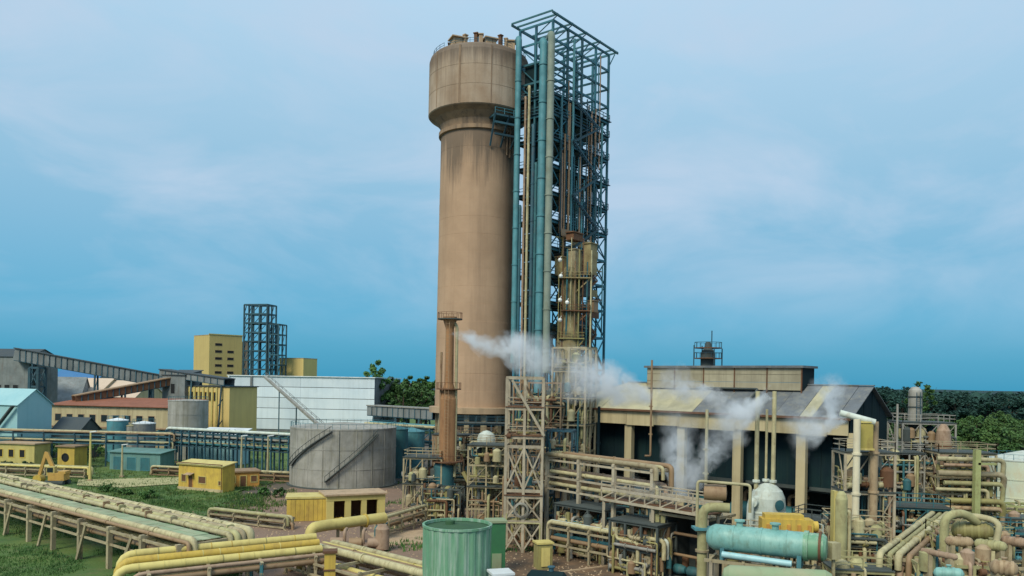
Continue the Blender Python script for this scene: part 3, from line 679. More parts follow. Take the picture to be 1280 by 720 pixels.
# ridge monitor
m0, m1 = s_of(818, 470, HW), s_of(1010, 470, HW)
mz = zat(915, 459, (H0 + hd * ((m0 + m1) / 2) + hb * HW).y)
part('monitor_roof', MB().box(hp((m0 + m1) / 2, HW, mz), (m1 - m0 + .8, 5.4, .35), RH), 'roof_grey', hall)
nb = 5
for i in range(nb):
    a, b = m0 + (m1 - m0) * i / nb, m0 + (m1 - m0) * (i + 1) / nb
    for t in (HW - 2.2, HW + 2.2):
        for k in range(3):
            hh = (mz - RZ + .75) / 3; part('monitor_panel', MB().box(hp((a + b) / 2, t - .03 * (k % 2), RZ - .75 + hh * (k + .5)), (b - a - .08, .14, hh - .05), RH), 'monitor_beige', hall)
    part('monitor_post', MB().bar(hp(b, HW - 2.32, RZ - 1.2), hp(b, HW - 2.32, mz - .2), .16), 'rust', hall)
for s in (m0, m1): part('monitor_end', MB().box(hp(s, HW, (mz + RZ) / 2 - .4), (.15, 4.3, mz - RZ + .6), RH), 'navy_clad', hall)
# machines seen in the dark ground floor
for k in range(7):
    s = 5 + k * 7.2; c = hp(s, 6, 0)
    t = thing('compressor', 'dark compressor in the hall bay ' + ['at its far left end', 'second from the far left end', 'behind the hooked vent pipe', 'in the middle of the hall', 'behind the white bell vessel', 'left of the yellow gearbox end', 'at the gable end'][k], 'machine', c, 'compressors inside the hall')
    part('casing', MB().lathe([(0, -2.2), (1.5, -2), (1.6, 0), (1.5, 2), (0, 2.2)], c + V(0, 0, 2.4), 18, axis=hd), 'teal_dark', t)
    part('base', MB().box(c + V(0, 0, .5), (4.4, 2.4, 1.0), RH), 'concrete_dark', t)
    part('pipe', MB().tube([c + V(0, 0, 3.6), c + V(0, 0, 5.6), c + hd * 3 + V(0, 0, 5.6)], .3, 10), 'brown_pipe', t)
# rooftop drum with frame
rc_s = s_of(885, 440, HW); rc = hp(rc_s, HW, mz + .18)
rd = thing('rooftop_drum', 'small dark drum in a platform frame on the hall ridge roof', 'drum', rc)
Yr = rc.y; px = lambda n: n * Yr / 1000
part('drum', MB().lathe([(0, 0), (px(9), 0), (px(9), px(16)), (px(5), px(22)), (px(3), px(30)), (0, px(30))], rc, 18), 'concrete_dark', rd)
for i in (-1, 1):
    for j in (-1, 1): part('post', MB().bar(rc + hd * i * px(14) + hb * j * px(10), rc + hd * i * px(14) + hb * j * px(10) + V(0, 0, px(26 if i < 0 else 22)), .16), 'steel_navy', rd)
for z in (px(9), px(22)):
    part('platform', MB().lathe([(px(9.2), z), (px(17), z), (px(17), z + .12), (px(9.2), z + .12)], rc, 16), 'rust', rd)
    mm = MB()
    for k in range(16):
        a0, a1 = 2 * PI * k / 16, 2 * PI * (k + 1) / 16; P = [rc + V(math.cos(a) * px(16.6), math.sin(a) * px(16.6), z + .1) for a in (a0, a1)]
        mm.bar(P[0], P[0] + V(0, 0, .9), .06); mm.bar(P[0] + V(0, 0, .9), P[1] + V(0, 0, .9), .06)
    part('handrail', mm, 'steel_navy', rd)
part('mast', MB().tube([rc + hd * px(5), rc + hd * px(5) + V(0, 0, px(44))], .09, 6), 'steel_navy', rd)
# roof vent pipes along the hall front
def vent(label, u, v0, v1, D, r, mat, hook=False, cross=None):
    x, y = xy(u, (v0 + v1) / 2, D); z1, z0 = zat(u, v0, D), zat(u, v1, D)
    t = thing('vent_pipe', label, 'pipe', V(x, y, z0))
    pts = [V(x, y, z1), V(x, y, z0)]
    if hook: pts += [V(x, y, z0 - .5), V(x - .9, y, z0 - .5)]
    part('pipe', MB().tube(pts, r, 10), mat, t)
    part('clamp', MB().box(V(x, y + .3, (z0 + z1) / 2), (r * 3, .8, .2)).box(V(x, y + .3, z0 + (z1 - z0) * .2), (r * 3, .8, .2)), mat, t)
    if cross: part('crosspiece', MB().bar(V(x - .9, y, zat(u, cross, D)), V(x + .1, y, zat(u, cross, D)), .14), mat, t)
    return t
vent('thin dark vent pipe with hooked lower end hanging on the hall front', 814, 450, 566, 128, .17, 'brown_pipe', True, 480)
vent('slim black standpipe in front of the far end of the hall', 748, 508, 600, 118, .22, 'navy_clad')
vent('pale thin standpipe rising in the middle of the hall front', 883, 512, 612, 108, .22, 'cream_pipe')

# ------------------------------------------------------------------ far left: silos, conveyors, sheds
def gallery(name, label, p, q, w, h, wall, roof, legs=(), leg_mat='steel_navy', n=12, cat='conveyor'):
    p, q = Vector(p), Vector(q); d = (q - p); L = d.length; d.normalize(); side = d.cross(V(0, 0, 1)).normalized()
    t = thing(name, label, cat, V(p.x, p.y, 0))
    for i in range(n):
        a, b = p + d * (L * i / n), p + d * (L * (i + 1) / n)
        for s in (-1, 1): part('wall_panel', MB().bar(a + side * s * w / 2 + d * .05, b + side * s * w / 2 - d * .05, .14, h), wall, t)
        part('rib', MB().bar(b + side * w * .54 - V(0, 0, h / 2), b + side * w * .54 + V(0, 0, h / 2), .22), leg_mat, t)
    part('floor', MB().bar(p - V(0, 0, h / 2 + .1), q - V(0, 0, h / 2 + .1), w, .25), leg_mat, t)
    part('roof', MB().bar(p + V(0, 0, h / 2 + .2), q + V(0, 0, h / 2 + .2), w + .8, .3), roof, t)
    for f in legs:
        c = p + d * L * f
        for s in (-1, 1):
            part('leg', MB().bar(V(c.x, c.y, 0) + side * s * w * .8, c + side * s * w * .45 - V(0, 0, h / 2), .45), leg_mat, t)
        for k in range(3):
            z0, z1 = (c.z - h / 2) * k / 3, (c.z - h / 2) * (k + 1) / 3
            part('brace', MB().bar(V(c.x, c.y, z0) + side * w * .75, V(c.x, c.y, z1) - side * w * .6, .2), leg_mat, t)
    return t
def bld(name, label, u0, v0, u1, D0, D1, h, depth, wall, roof, **k):
    p, q = V(*xy(u0, v0, D0)), V(*xy(u1, v0, D1)); d = q - p
    return (*building(name, label, (p.x, p.y), (d.x, d.y), d.length, depth, h, wall, roof, **k), d.length)
t, g, L = bld('transfer_house', 'grey weathered transfer house at the high end of the long conveyor', -22, 480, 36, 262, 258, 27.5, 12, 'grey_shed', 'dark_roof', roof_type='gable', rise=2.6)
for k in range(4): opening(t, g, 2 + k * 3.3, 4.2 + k * 3.3, 14.5, 18.5, frame_mat='grey_shed', mat='black_opening')
opening(t, g, 2, 5, 21, 23.5, frame_mat='grey_shed', mat='black_opening')
t, g = frame('conveyor_trestle', 'dark steel trestle tower under the top of the long conveyor', 'trestle', xy(37, 480, 254), (1, 0), 2.6, 4, 1, 1, [6, 12, 18, 24], 'steel_navy', pw=.8, bw=.5)
gallery('conveyor_gallery', 'long dark inclined conveyor gallery sloping down from the grey transfer house', at(20, 443, 257), at(206, 477, 268), 4, 3.6, 'grey_shed', 'dark_roof', (.12, .53, .9), n=26)
gallery('conveyor_gallery', 'rusty brown inclined conveyor climbing over the red roofed building', at(92, 500, 238), at(212, 477, 258), 3, 2.2, 'rust', 'brown_pipe', (.2, .5, .8), n=16)
bld('storage_shed', 'big grey shed with a plain slope beside the dark trestle', 44, 480, 98, 272, 276, 12.5, 26, 'grey_shed', 'grey_shed', roof_type='gable', rise=8.5)
bld('storage_shed', 'shed with a bright blue roof behind the grey sheds', 58, 480, 118, 330, 330, 19.5, 24, 'grey_shed', 'blue_roof', roof_type='gable', rise=4.5)
bld('storage_shed', 'pale cream roofed shed under the long conveyor', 76, 480, 120, 290, 288, 14.5, 20, 'cream_wall', 'pink_roof', roof_type='gable', rise=6.2)
bld('storage_shed', 'pinkish roofed shed right of the cream roofed one under the conveyor', 124, 480, 168, 289, 287, 14, 20, 'cream_wall', 'pink_roof', roof_type='gable', rise=6.0)
t, g, L = bld('storage_shed', 'pale teal sloping roof shed with a diagonal outside stair', -70, 500, 22, 208, 200, 14.2, 10, 'teal_roof', 'teal_roof', roof_type='gable', rise=3.8)
st = MB().bar(g(L * .70, -1.0, 6.5), g(L * .99, -1.0, 14.0), .9, .35)
part('stair', st, 'concrete_dark', t)
t, g, L = bld('long_building', 'long beige building with a rusty red roof edge below the conveyors', 63, 505, 214, 232, 224, 13.2, 16, 'cream_wall', 'red_roof', roof_type='shed', rise=1.8, over=.8)
for k in range(9): opening(t, g, 1.6 + k * 3.8, 3.8 + k * 3.8, 8.6, 10.8, frame_mat='concrete_pale')
t, g, L = bld('transfer_house', 'small grey transfer house with one dark window at the conveyor foot', 203, 480, 231, 258, 254, 22.4, 7, 'grey_shed', 'dark_roof', roof_type='shed', rise=1.6)
opening(t, g, 3.6, 5.6, 16.4, 19.8, frame_mat='grey_shed', mat='black_opening')
gallery('conveyor_gallery', 'dark roofed gallery running down from the small transfer house over the yellow building', at(206, 466, 261), at(287, 478, 250), 4.4, 1.8, 'grey_shed', 'dark_roof', (.5, .95), n=10)
t, g, L = bld('yellow_building', 'yellow columned building under the dark roofed gallery', 231, 490, 287, 256, 248, 19, 12, 'yellow_far', 'dark_roof')
for k in range(8):
    part('pilaster', MB().bar(g(.5 + k * 1.9, -.2, 0), g(.5 + k * 1.9, -.2, 18.8), .5), 'yellow_pale', t)
    if k < 7: opening(t, g, .9 + k * 1.9, 2.1 + k * 1.9, 14.4, 17.4, frame_mat='yellow', mat='black_opening')
def tank(name, label, u, D, r, h, mat, roof=None, cone=.6, n=40, group=None, z0=0, railed=True, bands=()):
    x, y = xy(u, 478, D); c = V(x, y, z0); t = thing(name, label, 'tank', c, group)
    part('shell', MB().lathe([(r, 0), (r, h)], c, n), mat, t)
    part('roof', MB().lathe([(r + .08, h - .15), (r + .08, h + .05), (r * .5, h + cone * .55), (0, h + cone)], c, n), roof or mat, t)
    for z in bands: part('band', MB().lathe([(r, z - .1), (r + .06, z - .1), (r + .06, z + .1), (r, z + .1)], c, n), mat, t)
    if railed:
        mm = MB(); k_ = max(12, int(r * 4))
        for k in range(k_):
            a0, a1 = 2 * PI * k / k_, 2 * PI * (k + 1) / k_; P = [c + V(math.cos(a) * (r - .1), math.sin(a) * (r - .1), h) for a in (a0, a1)]
            mm.bar(P[0], P[0] + V(0, 0, 1.05), .06); mm.bar(P[0] + V(0, 0, 1.05), P[1] + V(0, 0, 1.05), .06)
        part('handrail', mm, 'steel_blue', t)
    return t, c
tank('storage_tank', 'small grey round tank left of the white warehouse', 236, 216, 5.1, 15.6, 'grey_tank', 'grey_tank', .4, bands=(4, 8, 12))
tank('storage_tank', 'small blue teal tank in front of the long beige building', 148, 205, 2.5, 10.6, 'teal_pipe', 'white_trim')
tank('storage_tank', 'slim grey tank just right of the small blue teal tank', 165, 206, 1.6, 9.2, 'grey_tank', 'cream_pipe')
tank('storage_tank', 'low blue grey tank beside the slim grey tank', 181, 207, 2.8, 9.8, 'roof_grey', 'white_trim')
bld('low_shed', 'low shed with a pale white roof in front of the small grey tank', 238, 535, 290, 198, 196, 7.2, 9, 'teal_roof', 'white_trim', roof_type='shed', rise=1.6)
bld('low_shed', 'small dark thatched shed among bushes near the pale teal shed', 66, 535, 100, 210, 208, 7.6, 7, 'concrete_dark', 'dark_roof', roof_type='gable', rise=3)

# yellow tower block with slatted windows, lattice tower, small yellow block
c0, c1, c2 = V(*xy(246, 470, 505)), V(*xy(261, 470, 488)), V(*xy(302, 470, 503))
ht = zat(270, 419, 490)
d = c2 - c1
yb, g = building('yellow_tower_block', 'tall plain yellow block with columns of dark slit windows', (c1.x, c1.y), (d.x, d.y), d.length, (c1 - c0).length, ht, 'yellow_far', 'concrete_pale', over=.15)
for i, (a0, a1) in enumerate(((3.6, 8.2), (11.4, 15.8))):
    for k in range(5):
        if i == 1 and k < 1: continue
        z = ht - 5.6 - k * 4.3; opening(yb, g, a0, a1, z - .9, z + .9, frame_mat='concrete_pale', mat='black_opening')
part('stair_shaft', MB().box(g(d.length + 2.2, 3.5, ht / 2 - 1.5), (4, 6, ht - 3), math.atan2(d.y, d.x)), 'pink_pipe', yb)
part('parapet', MB().poly([g(-.3, -.3, ht + .9), g(d.length + .3, -.3, ht + .9), g(d.length + .3, .3, ht + .9), g(-.3, .3, ht + .9)], .6), 'yellow_pale', yb)
lz = zat(318, 381, 470)
lt, g = frame('lattice_tower', 'dark blue open lattice tower between the yellow blocks, taller main half', 'lattice tower', xy(304, 470, 470), (.97, -.24), 15, 10, 3, 2, [lz * k / 12 for k in range(2, 13)], 'steel_navy', pw=.75, bw=.6, decks=(2, 4, 6, 8), brace='k')
lz2 = zat(340, 406, 470)
frame('lattice_tower', 'lower dark blue lattice stage attached right of the taller lattice tower', 'lattice tower', xy(335.5, 470, 465), (.97, -.24), 6, 9, 1, 2, [lz2 * k / 9 for k in range(2, 10)], 'steel_navy', pw=.65, bw=.5, decks=(3, 5), brace='k')
bld('yellow_block', 'small plain yellow block right of the lattice tower', 349, 470, 379, 480, 474, zat(365, 448, 478), 14, 'yellow_far', 'concrete_pale', over=.15)

# white warehouse: horizontal cladding bands
w0, w1 = V(*xy(285, 500, 330)), V(*xy(468, 500, 322)); wd = (w1 - w0); WL = wd.length; wd.normalize(); wb = V(-wd.y, wd.x); WH = zat(376, 471, 326)
wh = thing('white_warehouse', 'large pale blue white warehouse clad in wide horizontal bands', 'building', w0)
g = lambda a, b, z: w0 + wd * a + wb * b + V(0, 0, z)
nb = 5; z0w = 1.0
for k in range(nb):
    za, zb = z0w + (WH - z0w) * k / nb, z0w + (WH - z0w) * (k + 1) / nb
    for i in range(2):
        part('cladding_band', MB().poly([g(WL * i / 2 + .04, -.1 * (k % 2), za + .22), g(WL * (i + 1) / 2 - .04, -.1 * (k % 2), za + .22), g(WL * (i + 1) / 2 - .04, -.1 * (k % 2), zb), g(WL * i / 2 + .04, -.1 * (k % 2), zb)], .2), 'white_clad', wh)
m = MB()
for a, b in (((0.3, .3), (WL - .3, .3)), ((WL - .3, .3), (WL - .3, 40)), ((WL - .3, 40), (.3, 40)), ((.3, 40), (.3, .3))): m.add([g(*a, 0), g(*b, 0), g(*b, WH - .2), g(*a, WH - .2)], [(0, 1, 2, 3)])
part('wall', m, 'roof_grey', wh)
part('roof', MB().poly([g(-.4, -.6, WH + .3), g(WL + .4, -.6, WH + .3), g(WL + .4, 40, WH + .3), g(-.4, 40, WH + .3)], .3), 'white_trim', wh)
part('downpipe', MB().bar(g(10.2, -.4, 0), g(10.2, -.4, WH), .9, .3), 'roof_grey', wh)
part('downpipe', MB().bar(g(.3, -.4, 0), g(.3, -.4, WH), .5, .3), 'white_trim', wh)
cvw = MB().bar(at(331, 471, 316), at(406, 538, 236), .95, .8)
cb = thing('inclined_conveyor', 'thin grey inclined conveyor crossing diagonally in front of the white warehouse', 'conveyor', gp(406, 570))
part('trough', cvw, 'grey_tank', cb)
a, b = at(331, 471, 316), at(406, 538, 236)
for f in (.3, .6, .9):
    c = a.lerp(b, f); part('leg', MB().bar(V(c.x, c.y, 0), c, .35), 'steel_navy', cb)
part('handrail', rail(MB(), [a + V(.6, -.6, .7), b + V(.6, -.6, .7)], 1.0, .12, 6), 'grey_shed', cb)

# background pipe bridge, trees behind it
gallery('pipe_bridge', 'grey covered pipe bridge between white warehouse and concrete tower', at(466, 513, 236), at(548, 518, 215), 4, 2.6, 'grey_shed', 'grey_tank', (.1, .45, .8), n=12)
rack('background_pipe_rack', 'pipe rack with teal pipes behind the big grey tank', xy(455, 540, 205), xy(560, 540, 188), 4, [7, 10.5], [(0, .8, .3, 'teal_pipe'), (0, 2.2, .4, 'brown_pipe'), (1, .7, .35, 'cream_pipe'), (1, 2.4, .45, 'teal_pipe')], 6, 'steel_navy')
tank('storage_tank', 'bright teal small tank under the grey pipe bridge', 515, 190, 3.2, 10, 'teal_pipe', 'teal_pipe', 1.0)
tank('storage_tank', 'dark teal tank right behind the big grey tank edge', 497, 182, 2.6, 11, 'teal_dark', 'teal_dark', .8)
TG1 = 'broad trees behind the pipe bridge'
tr = make_tree('broad_tree', 'tallest dark broad tree of the group between warehouse and concrete tower', TG1, 27, 6.5, 3, 'leaf_mid', 36, 60, .75)
tr.location = V(*xy(470, 478, 335)); tr.scale = (1, 1, 1.13)
for i, (u, D, s) in enumerate(((486, 345, .88), (499, 338, .84), (511, 350, .9), (522, 342, .86), (533, 350, .9), (548, 345, .9), (478, 355, .86), (462, 352, .8), (505, 325, .76), (527, 326, .78))):
    copy_tree(tr, V(*xy(u, 478, D)), rnd.uniform(0, 6), (s * 1.1, s * 1.1, s), 'dark broad tree in the tree row between warehouse and concrete tower')

# ------------------------------------------------------------------ left middle ground
rack('background_pipe_rack', 'long low pipe rack with thin pipes crossing the grass at left', xy(-60, 550, 196), xy(212, 550, 190), 3, [6.0, 8.0], [(0, .5, .22, 'cream_pipe'), (0, 1.3, .15, 'brown_pipe'), (0, 2.2, .3, 'teal_dark'), (1, .5, .2, 'brown_pipe'), (1, 1.4, .3, 'cream_pipe'), (1, 2.4, .2, 'pink_pipe')], 7.5, 'steel_navy', .28)
rack('background_pipe_rack', 'low pipe rack with closely spaced dark legs before the white warehouse', xy(208, 550, 192), xy(372, 550, 176), 4, [6.0, 7.8, 9.2], [(0, .6, .25, 'teal_dark'), (0, 1.6, .35, 'cream_pipe'), (1, .5, .3, 'grey_tank'), (1, 1.6, .25, 'brown_pipe'), (1, 2.8, .35, 'teal_pipe'), (2, .8, .35, 'white_vessel'), (2, 2.2, .3, 'teal_pipe')], 2.4, 'steel_navy', .3)
rack('background_pipe_rack', 'second thin pipe rack further back behind the long low rack', xy(-40, 540, 224), xy(240, 540, 214), 3, [5.4, 7.4], [(0, .6, .3, 'olive_pipe'), (0, 1.9, .2, 'cream_pipe'), (1, .8, .3, 'brown_pipe'), (1, 2.0, .2, 'teal_pipe')], 9, 'steel_blue', .28)
t, g, L = bld('teal_shed', 'low teal metal shed under the pipe rack at left', 137, 588, 200, 186, 183, 4.2, 5, 'teal_wall', 'teal_wall', roof_type='shed', rise=.5)
for k in range(3): opening(t, g, 1 + k * 3.6, 3.4 + k * 3.6, .2, 3.2, kind='door', frame_mat='teal_pipe', mat='teal_dark')
t, g, L = bld('yellow_hut', 'wide pale yellow hut at the left edge behind dark bushes', -8, 568, 43, 190, 188, 5.4, 5, 'yellow_pale', 'concrete_pale')
for k in range(3): opening(t, g, 1 + k * 3, 2.6 + k * 3, 2.2, 4.2, frame_mat='yellow', mat='black_opening')
t, g, L = bld('yellow_hut', 'small square yellow hut with a round dark opening behind the excavator', 72, 568, 93, 186, 185, 5.2, 4, 'yellow', 'brown_pipe')
part('opening', MB().lathe([(0, -.02), (1.0, -.02), (1.0, .06), (.75, .08)], g(2.1, -.03, 2.8), 16, axis=g(0, -1, 0) - g(0, 0, 0)), 'black_opening', t)
for i, (u, D, h, w) in enumerate(((8, 178, 2.4, 2.4), (22, 179, 2.6, 2.6), (36, 177, 2.2, 2.2), (104, 176, 2.2, 2.), (30, 204, 6, 4), (48, 206, 6.5, 4.2), (20, 207, 5, 3.6), (88, 203, 5, 3.2), (118, 203, 5.5, 3.4), (60, 203, 6, 3.4), (276, 208, 7, 3), (268, 206, 6, 2.6))):
    lab = ['dark low bush in front of the wide yellow hut, leftmost', 'dark low bush in front of the wide yellow hut, middle one', 'dark low bush in front of the wide yellow hut, nearest the excavator', 'low bush beside the pale lamp pole', 'tall bush beside the pale teal shed, middle', 'tallest bush between pale teal shed and thatched shed', 'bush against the pale teal shed, leftmost', 'bush right of the thatched shed', 'bush before the left end of the beige building', 'bush just left of the thatched shed', 'tall bush between small grey tank and warehouse', 'shorter bush against the small grey tank'][i]
    bush(lab, V(*xy(u, 560, D)), h, w, 40 + i, 'leaf_dark' if i < 4 else 'leaf_mid')
def pole(label, u, v0, D, mat, lamp=True):
    x, y = xy(u, 560, D); z = zat(u, v0, D); t = thing('lamp_pole', label, 'lamp pole', V(x, y))
    part('pole', MB().tube([V(x, y, 0), V(x, y, z)], [.3, .16], 8), mat, t)
    part('base', MB().box(V(x, y, .25), (.8, .8, .5)), 'concrete_pale', t)
    if lamp: part('lamp_head', MB().bar(V(x - .1, y, z), V(x + 1.3, y - .2, z + .2), .3, .2), 'white_trim', t)
pole('pale yellow green lamp pole right of the excavator', 113, 540, 165, 'yellow_pale')
pole('thin pale lamp pole in front of the low teal shed', 153, 556, 172, 'cream_pipe')
pole('thin lamp pole behind the yellow gatehouse', 302, 545, 172, 'cream_pipe')
pole('thin lamp pole left of the big grey tank', 335, 545, 172, 'cream_pipe')
# excavator
b = gp(62, 606); ex = thing('excavator', 'small yellow excavator with raised boom beside the left pipe rack', 'excavator', b)
for s in (-1, 1):
    part('track', MB().tube([b + V(-.2, s * 1.1, .5), b + V(3.4, s * 1.1, .5)], .5, 10), 'concrete_dark', ex)
hs = part('body', MB().box(b + V(1.8, 0, 1.75), (3.0, 2.6, 1.5), .1).box(b + V(2.9, 0, 2.6), (1.4, 2.4, .5), .1), 'skin_yellow_machine', ex)
cbn = part('cab', MB().box(b + V(.8, -.7, 2.9), (1.5, 1.2, 1.7), .1), 'yellow_pale', ex); part('window', MB().box(b + V(.78, -1.33, 3.1), (1.1, .06, .9), .1), 'window_glass', cbn)
part('boom', MB().bar(b + V(1.0, .3, 2.2), b + V(-.9, .3, 6.4), .5, .75), 'skin_yellow_machine', ex)
part('boom_ram', MB().tube([b + V(.2, .3, 1.6), b + V(-.3, .3, 4.4)], .14, 8), 'white_vessel', ex)
part('arm', MB().bar(b + V(-.9, .3, 6.5), b + V(-2.2, .3, 2.0), .4, .55), 'skin_yellow_machine', ex)
part('bucket', MB().lathe([(0, -.8), (.9, -.8), (.95, 0), (.9, .8), (0, .8)], b + V(-2.3, .3, 1.1), 8, axis=(0, 1, 0)), 'yellow', ex)
# yellow gatehouse and orange annex
p0, p1 = gp(223, 612), gp(278, 617); d = p1 - p0
t, g = building('yellow_gatehouse', 'bright yellow single storey building with brown doors on the grass', (p0.x, p0.y), (d.x, d.y), d.length, 3.2, 5.0, 'yellow', 'yellow_pale', roof_type='shed', rise=.5, over=.35)
L = d.length
opening(t, g, .7, 2.0, 1.6, 3.2, frame_mat='yellow_pale', mat='rust'); opening(t, g, 2.5, 3.7, .05, 3.0, kind='door', frame_mat='orange', mat='rust')
opening(t, g, 5.0, 7.0, 1.5, 3.0, frame_mat='yellow_pale', mat='rust'); opening(t, g, L - 1.1, L - .3, 1.4, 2.4, frame_mat='yellow_pale', mat='rust')
part('gutter', MB().bar(g(-.35, -.5, 5.42), g(L + .35, -.5, 5.42), .18, .16), 'rust', t); part('downpipe', MB().tube([g(L - .15, -.2, 5.3), g(L - .15, -.2, .1)], .07, 6), 'rust', t); part('awning', MB().poly([g(2.2, -.05, 3.5), g(2.2, -1.1, 3.2), g(4.0, -1.1, 3.2), g(4.0, -.05, 3.5)], .08), 'concrete_pale', t)
part('plinth', MB().poly([g(-.1, -.15, .7), g(L + .1, -.15, .7), g(L + .1, -.05, .7), g(-.1, -.05, .7)], .7), 'cream_wall', t)
p0, p1 = gp(280, 611), gp(322, 609); d = p1 - p0
t, g = building('orange_annex', 'low orange annex with brown roof joined right of the yellow gatehouse', (p0.x, p0.y + 1), (d.x, d.y), d.length, 5, 3.0, 'orange', 'brown_pipe', over=.3)
for k in range(3): opening(t, g, .5 + k * 2.1, 1.9 + k * 2.1, .9 if k != 1 else .05, 2.4, kind='door' if k == 1 else 'window', frame_mat='yellow_pale', mat='rust')

# ------------------------------------------------------------------ big grey tank with outside stairs
t, c = tank('storage_tank', 'big round grey tank with two diagonal outside stairs', 431, 170, 11.0, 12.0, 'grey_tank', 'grey_tank', 1.0, n=64, bands=(.3, 3.9, 7.9, 11.8))
for k in range(10):
    a = math.radians(-170 + k * 17.5); part('seam', MB().bar(c + V(math.cos(a) * 11.02, math.sin(a) * 11.02, .3), c + V(math.cos(a) * 11.02, math.sin(a) * 11.02, 11.8), .1), 'concrete_dark' if k == 5 else 'grey_tank', t)
def helix(t, c, r, a0, a1, z0, z1):
    for off, w in ((.0, .12), (.66, .12)):
        part('stringer', MB().tube([c + V(math.cos(a0 + (a1 - a0) * i / 16) * (r + off), math.sin(a0 + (a1 - a0) * i / 16) * (r + off), z0 + (z1 - z0) * i / 16) for i in range(17)], w, 6, bend=False), 'concrete_dark', t)
    mm = MB(); n = 34
    for i in range(n):
        a = a0 + (a1 - a0) * i / n; e = V(math.cos(a), math.sin(a)); z = z0 + (z1 - z0) * i / n
        mm.bar(c + e * r + V(0, 0, z), c + e * (r + .7) + V(0, 0, z), .28, .06)
        if i % 3 == 0: mm.bar(c + e * (r + .68) + V(0, 0, z), c + e * (r + .68) + V(0, 0, z + 1.1), .07)
    part('tread', mm, 'concrete_dark', t, kind='stuff')
    part('handrail', MB().tube([c + V(math.cos(a0 + (a1 - a0) * i / 16) * (r + .68), math.sin(a0 + (a1 - a0) * i / 16) * (r + .68), z0 + 1.1 + (z1 - z0) * i / 16) for i in range(17)], .06, 5, bend=False), 'concrete_dark', t)
helix(t, c, 11.1, math.radians(-147), math.radians(-90), 4.2, 11.6)
helix(t, c, 11.1, math.radians(-96), math.radians(-42), 1.6, 11.0)
part('foundation', MB().lathe([(11.6, 0), (11.6, .25), (11, .25)], c, 64), 'concrete_dark', t)

# yellow shed and yellow open-sided shed
p0, p1 = gp(358, 652), gp(408, 651); d = p1 - p0
t, g = building('yellow_shed', 'olive yellow ribbed metal shed in front of the big grey tank', (p0.x, p0.y), (d.x, d.y), d.length, 4.5, 3.5, 'olive_pipe', 'yellow_pale', over=.2)
n = 9
for k in range(n): part('sheet', MB().box(g(d.length * (k + .5) / n, -.06 - .05 * (k % 2), 1.7), (d.length / n - .03, .08, 3.3), math.atan2(d.y, d.x)), 'yellow', t)
p0, p1 = gp(408, 652), gp(481, 648); d = p1 - p0; L = d.length
t = thing('yellow_portal_shed', 'pale yellow thick walled shelter with three big square openings', 'building', p0)
e = d.normalized(); bk = V(-e.y, e.x); g = lambda a, b, z: p0 + e * a + bk * b + V(0, 0, z); ra = math.atan2(e.y, e.x)
op = [(L * .12, L * .31), (L * .41, L * .59), (L * .68, L * .87)]
xs = [0] + [x for o in op for x in o] + [L]
for k in range(4): part('pier', MB().box(g((xs[2 * k] + xs[2 * k + 1]) / 2, .25, 1.55), (xs[2 * k + 1] - xs[2 * k], .5, 3.1), ra), 'yellow_pale', t)
part('lintel', MB().box(g(L / 2, .25, 3.5), (L + .1, .56, .8), ra), 'yellow_pale', t)
for a, b in op: part('sill_wall', MB().box(g((a + b) / 2, .25, .22), (b - a, .4, .44), ra), 'yellow', t)
part('roof', MB().box(g(L / 2, 2.4, 4.05), (L + .6, 5.6, .25), ra), 'concrete_pale', t)
part('back_wall', MB().box(g(L / 2, 4.9, 1.9), (L, .3, 3.8), ra), 'rust', t)
for a in (.15, L - .15): part('side_wall', MB().box(g(a, 2.7, 1.9), (.3, 4.1, 3.8), ra), 'yellow_pale', t)
# fat yellow duct before it, on legs, with a brown pump skid underneath
a, b = at(396, 660, 104), at(481, 647, 110)
t = thing('yellow_duct', 'fat pale yellow duct bending down at its left end before the shelter', 'pipe', V(a.x, a.y))
part('pipe', MB().tube([V(a.x - .5, a.y - 1.2, .4), a + V(-.5, -1.2, .2), a + V(.8, 0, .3), b], .72, 16, bend=1.2), 'yellow_pale', t)
for f in (.3, .65, .97): c = a.lerp(b, f); part('support', MB().bar(V(c.x, c.y, 0), c, .35), 'beige_steel', t)
for f in (.35, .7):
    c = a.lerp(b, f); part('flange', MB().lathe([(.72, -.12), (.95, -.12), (.95, .12), (.72, .12)], c, 16, axis=b - a), 'yellow', t)
b = gp(446, 689); t = thing('pump_skid', 'brown pump skid under the fat yellow duct', 'pump', b)
part('base', MB().box(b + V(0, 0, .2), (7, 2.4, .4), .12), 'rust', t)
for k in range(3):
    x = -2.5 + k * 2.4; part('motor', MB().lathe([(0, -.9), (.62, -.9), (.62, .7), (.4, .9), (0, .9)], b + V(x, 0, 1.1), 14, axis=(1, .1, 0)), 'brown_pipe' if k % 2 else 'pink_pipe', t)
    part('riser', MB().tube([b + V(x + .9, 0, .9), b + V(x + .9, 0, 2.6), b + V(x + .9, 1.4, 2.6)], .22, 8), 'pink_pipe', t)
part('tank', MB().lathe([(0, 0), (.9, 0), (.9, 2.6), (.55, 3.1), (0, 3.2)], b + V(3.2, .3, .3), 18), 'pink_pipe', t)

